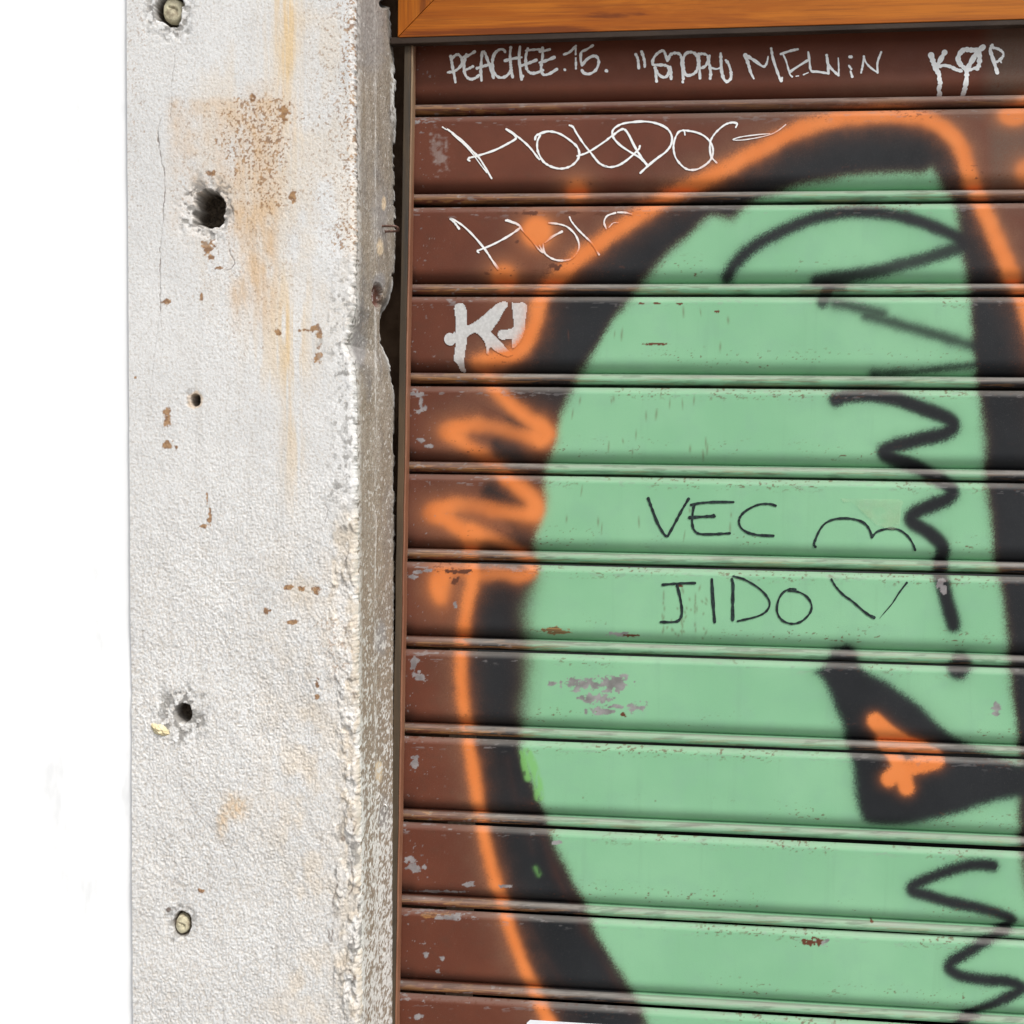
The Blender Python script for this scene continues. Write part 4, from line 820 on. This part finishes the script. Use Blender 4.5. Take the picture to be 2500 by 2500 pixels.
ink('marker_writing', 1, [
 (p7([(165, 235), (120, 175), (80, 135), (150, 170), (230, 230), (320, 320), (420, 440), (490, 545), (550, 630)]), w6), (p7([(360, 472), (345, 455), (380, 440), (500, 390), (640, 315), (750, 240), (765, 215), (720, 185), (625, 155)]), w6), (p7([(640, 150), (740, 190), (800, 265), (880, 350), (940, 430), (985, 470)]), w6*.8), (p7([(955, 400), (990, 470)]), w6*.7), (p7([(990, 380), (998, 450), (1020, 490), (1080, 530), (1150, 548), (1250, 540), (1320, 480), (1345, 400), (1310, 300), (1230, 220), (1140, 190), (1045, 180)]), w6*.85), (p7([(1175, 265), (1080, 315), (1010, 370)]), w6), (p7([(1250, 120), (1270, 165), (1330, 240), (1400, 310), (1470, 380), (1540, 490)]), w6*.85), (p7([(1700, 80), (1620, 110), (1590, 170), (1610, 235)]), w6*.9), (p7([(1725, 75), (1800, 78), (1865, 95)]), w6*.8), (p7([(1635, 225), (1680, 180), (1730, 178)]), w6*.5)],
 M_INKW, 'second white pen signature, partly sprayed over with orange')
ink('painted_letters', 2, [(p8([(210, 745), (330, 715)]), 26)], M_INKG, 'thick grey letter K and stroke fading under orange spray',
    polys=[p8([(270, 230), (300, 160), (370, 135), (440, 160), (475, 250), (490, 400), (495, 515), (620, 450), (780, 330), (960, 170), (1080, 115), (1160, 125), (1170, 190), (1100, 290), (1020, 440), (905, 600), (900, 635), (1040, 770), (1160, 910), (1250, 1010), (1130, 1030), (980, 960), (890, 885), (860, 930), (850, 1010), (810, 980), (800, 850), (740, 740), (630, 640), (490, 715), (475, 840), (450, 1000), (435, 1180), (455, 1290), (370, 1275), (320, 1160), (265, 1110), (280, 940), (295, 800), (300, 630), (300, 450)]),
           p8([(1235, 130), (1300, 140), (1440, 130), (1500, 200), (1470, 420), (1450, 650), (1350, 840), (1240, 900), (1240, 750), (1080, 755), (1020, 720), (1005, 640), (1060, 590), (1250, 560), (1265, 400), (1250, 260)])])
w7 = 6.0
ink('marker_writing', 4, [
 (q1([(110, 130), (150, 240), (220, 420), (300, 555), (340, 575)]), w7*1.1), (q1([(340, 575), (430, 410), (510, 260), (585, 135)]), w7*1.1), (q1([(1115, 172), (900, 172), (740, 182), (640, 200), (615, 205)]), w7*1.0), (q1([(650, 205), (632, 320), (628, 420), (650, 500), (710, 545), (850, 552), (1070, 540)]), w7*1.1), (q1([(600, 355), (740, 345), (880, 338)]), w7*1.2), (q1([(880, 325), (895, 340)]), w7),
 (q1([(1612, 215), (1540, 195), (1420, 200), (1310, 245), (1220, 310), (1180, 390), (1200, 470), (1280, 530), (1400, 560), (1585, 570)]), w7*.95)],
 M_INKB, 'three black pen capitals on the green paint')
ink('marker_writing', 4, [
 (q2([(175, 825), (155, 790), (175, 720), (240, 580), (320, 490), (440, 440), (600, 428), (750, 450), (850, 495), (910, 560), (945, 640), (958, 690)]), 5.6), (q2([(958, 690), (1020, 620), (1110, 585), (1220, 570), (1340, 590), (1450, 670), (1520, 770), (1560, 870)]), 5.2)],
 M_INKB, 'upper half of a black pen heart on the green paint')
ink('marker_writing', 5, [
 (q3([(130, 172), (300, 158), (490, 153)]), 5.8), (q3([(290, 175), (325, 320), (345, 470), (320, 560), (250, 590), (105, 590)]), 6.4), (q3([(680, 110), (692, 340), (712, 590)]), 7.4), (q3([(905, 110), (918, 180), (915, 370), (915, 565)]), 7.2),
 (q3([(920, 75), (1040, 110), (1180, 190), (1280, 280), (1330, 380), (1290, 470), (1180, 530), (970, 580)]), 5.4), (q3([(1620, 225), (1550, 220), (1470, 270), (1420, 370), (1415, 480), (1470, 570), (1580, 610), (1690, 580), (1780, 490), (1800, 400), (1750, 310), (1660, 255), (1540, 240)]), 5.2)],
 M_INKB, 'black pen capitals J I D O on the green paint')
ink('marker_writing', 5, [(q4([(190, 155), (260, 270), (380, 400), (520, 500), (680, 640), (780, 715), (860, 755)]), 6.2, True, (.7, 1.15)), (q4([(1375, 210), (1260, 360), (1150, 530), (1040, 660), (950, 765)]), 4.2, True, (1.2, .25))],
 M_INKB, 'V shaped lower tip of the black pen heart')

# sticker and tape on the shutter
xs4, zs4 = at_y(np.array([1294., 1440., 1600.]), np.array([2490., 2499., 2509.]), -0.001)
st = [(xs4[0], zs4[0]), (xs4[2], zs4[2]), (xs4[2]-0.002, zs4[2]-0.05), (xs4[0]-0.004, zs4[0]-0.05), (xs4[0]-0.004, zs4[0]-0.004)]
tag(prism('sticker', st, -0.0016, -0.0008, M_PAPER), 'white paper sticker on the shutter at the bottom edge, below the orange line', 'sticker')
nt = NT('clear_tape'); nt.done(nt.mix(nt.map(nt.noise(60, 3), 0.3, 0.7), (0.50, 0.66, 0.40), (0.58, 0.70, 0.48)), 0.25, 0.5)
nt.setin(nt.b.inputs['Alpha'], nt.map(nt.noise(45, 3), 0.3, 0.7, 0.03, 0.17))
tp = [(2052, 1217), (2196, 1219), (2206, 1226), (2200, 1240), (2196, 1286), (2180, 1294), (2140, 1282), (2105, 1250), (2080, 1226), (2060, 1226)]
xt, zt4 = at_y(np.array([p_[0] for p_ in tp], float), np.array([p_[1] for p_ in tp], float), -0.001)
tag(prism('clear_tape', list(zip(xt, zt4)), -0.0015, -0.0012, nt.m), 'faint strip of clear adhesive tape on the green paint above the pen heart', 'tape')

# ------------------------------------------------------------------ guide rail
rail = empty('guide_rail', (0, 0, 0), 'narrow rusty brown steel guide rail between stone jamb and shutter', 'guide rail')
RW = 0.0092
zr = np.arange(0.10, -1.95, -0.006)
lean = np.interp(zr, [-1.1, 0.1], [-0.0035, 0.0035])+ (vn(zr*25, zr*0, 3)-0.5)*0.0006
def strip_bar(name, x0, x1, y0, y1, mat, par, wob=0.0003):
    Vv = []; Fq = []
    for z_, l_ in zip(zr, lean):
        d_ = (vn(np.array([z_*90]), np.array([x0*10]), 8)[0]-0.5)*wob
        Vv += [(x0+l_, y0+d_, z_), (x1+l_, y0+d_, z_), (x1+l_, y1, z_), (x0+l_, y1, z_)]
    for i in range(len(zr)-1):
        for j in range(4): Fq.append((i*4+j, i*4+(j+1) % 4, i*4+4+(j+1) % 4, i*4+4+j))
    Fq.append((3, 2, 1, 0)); e_ = (len(zr)-1)*4; Fq.append((e_, e_+1, e_+2, e_+3))
    o = mesh_obj(name, Vv, Fq, mat, par, smooth=False)
    b_ = o.modifiers.new('bevel', 'BEVEL'); b_.width = 0.0008; b_.segments = 2; b_.limit_method = 'ANGLE'
    return o
strip_bar('flange', -RW, -0.0012, -0.024, -0.0035, M_RAIL, rail)
strip_bar('inner_lip', -0.0010, 0.0014, -0.0236, -0.0032, M_LIP, rail, 0.0008)

# ------------------------------------------------------------------ wooden frame and steel strip above the shutter
yw = -0.032
frame = empty('wooden_frame', (0, 0, 0), 'orange brown varnished wooden frame with mitred corner above the shutter', 'wooden frame')
(xa, xb2), (za, zb) = at_y(np.array([971., 2500.]), np.array([91., 46.]), yw)
sl = (zb-za)/(xb2-xa); xR = 1.6; Hh = 0.085
zl = lambda x: za+sl*(x-xa)
gap = 0.0004
prism('bottom_rail', [(xa+gap, zl(xa)), (xR, zl(xR)), (xR, zl(xR)+Hh), (xa+Hh+gap, zl(xa)+Hh)], yw, -0.020, M_WX, frame, 0.0006)
prism('stile', [(xa, zl(xa)+gap), (xa+Hh, zl(xa)+Hh+gap), (xa+Hh, 0.75), (xa, 0.75)], yw, -0.020, M_WZ, frame, 0.0006)
prism('panel', [(xa+Hh+0.001, zl(xa)+Hh+0.001), (xR, zl(xR)+Hh+0.001), (xR, 0.75), (xa+Hh+0.001, 0.75)], yw+0.008, -0.020, M_WX, frame)
(xc, xd), (zc, zd) = at_y(np.array([953., 2500.]), np.array([93., 48.]), -0.030)
s2 = (zd-zc)/(xd-xc); zq = lambda x: zc+s2*(x-xc)
tag(prism('lintel_strip', [(xc, zq(xc)-0.0075), (xR, zq(xR)-0.0045), (xR, zq(xR)+0.0005), (xc, zq(xc)+0.0005)], -0.031, -0.019, M_LINT, None, 0.0009), 'thin dark brown steel strip running under the wooden frame', 'metal strip')
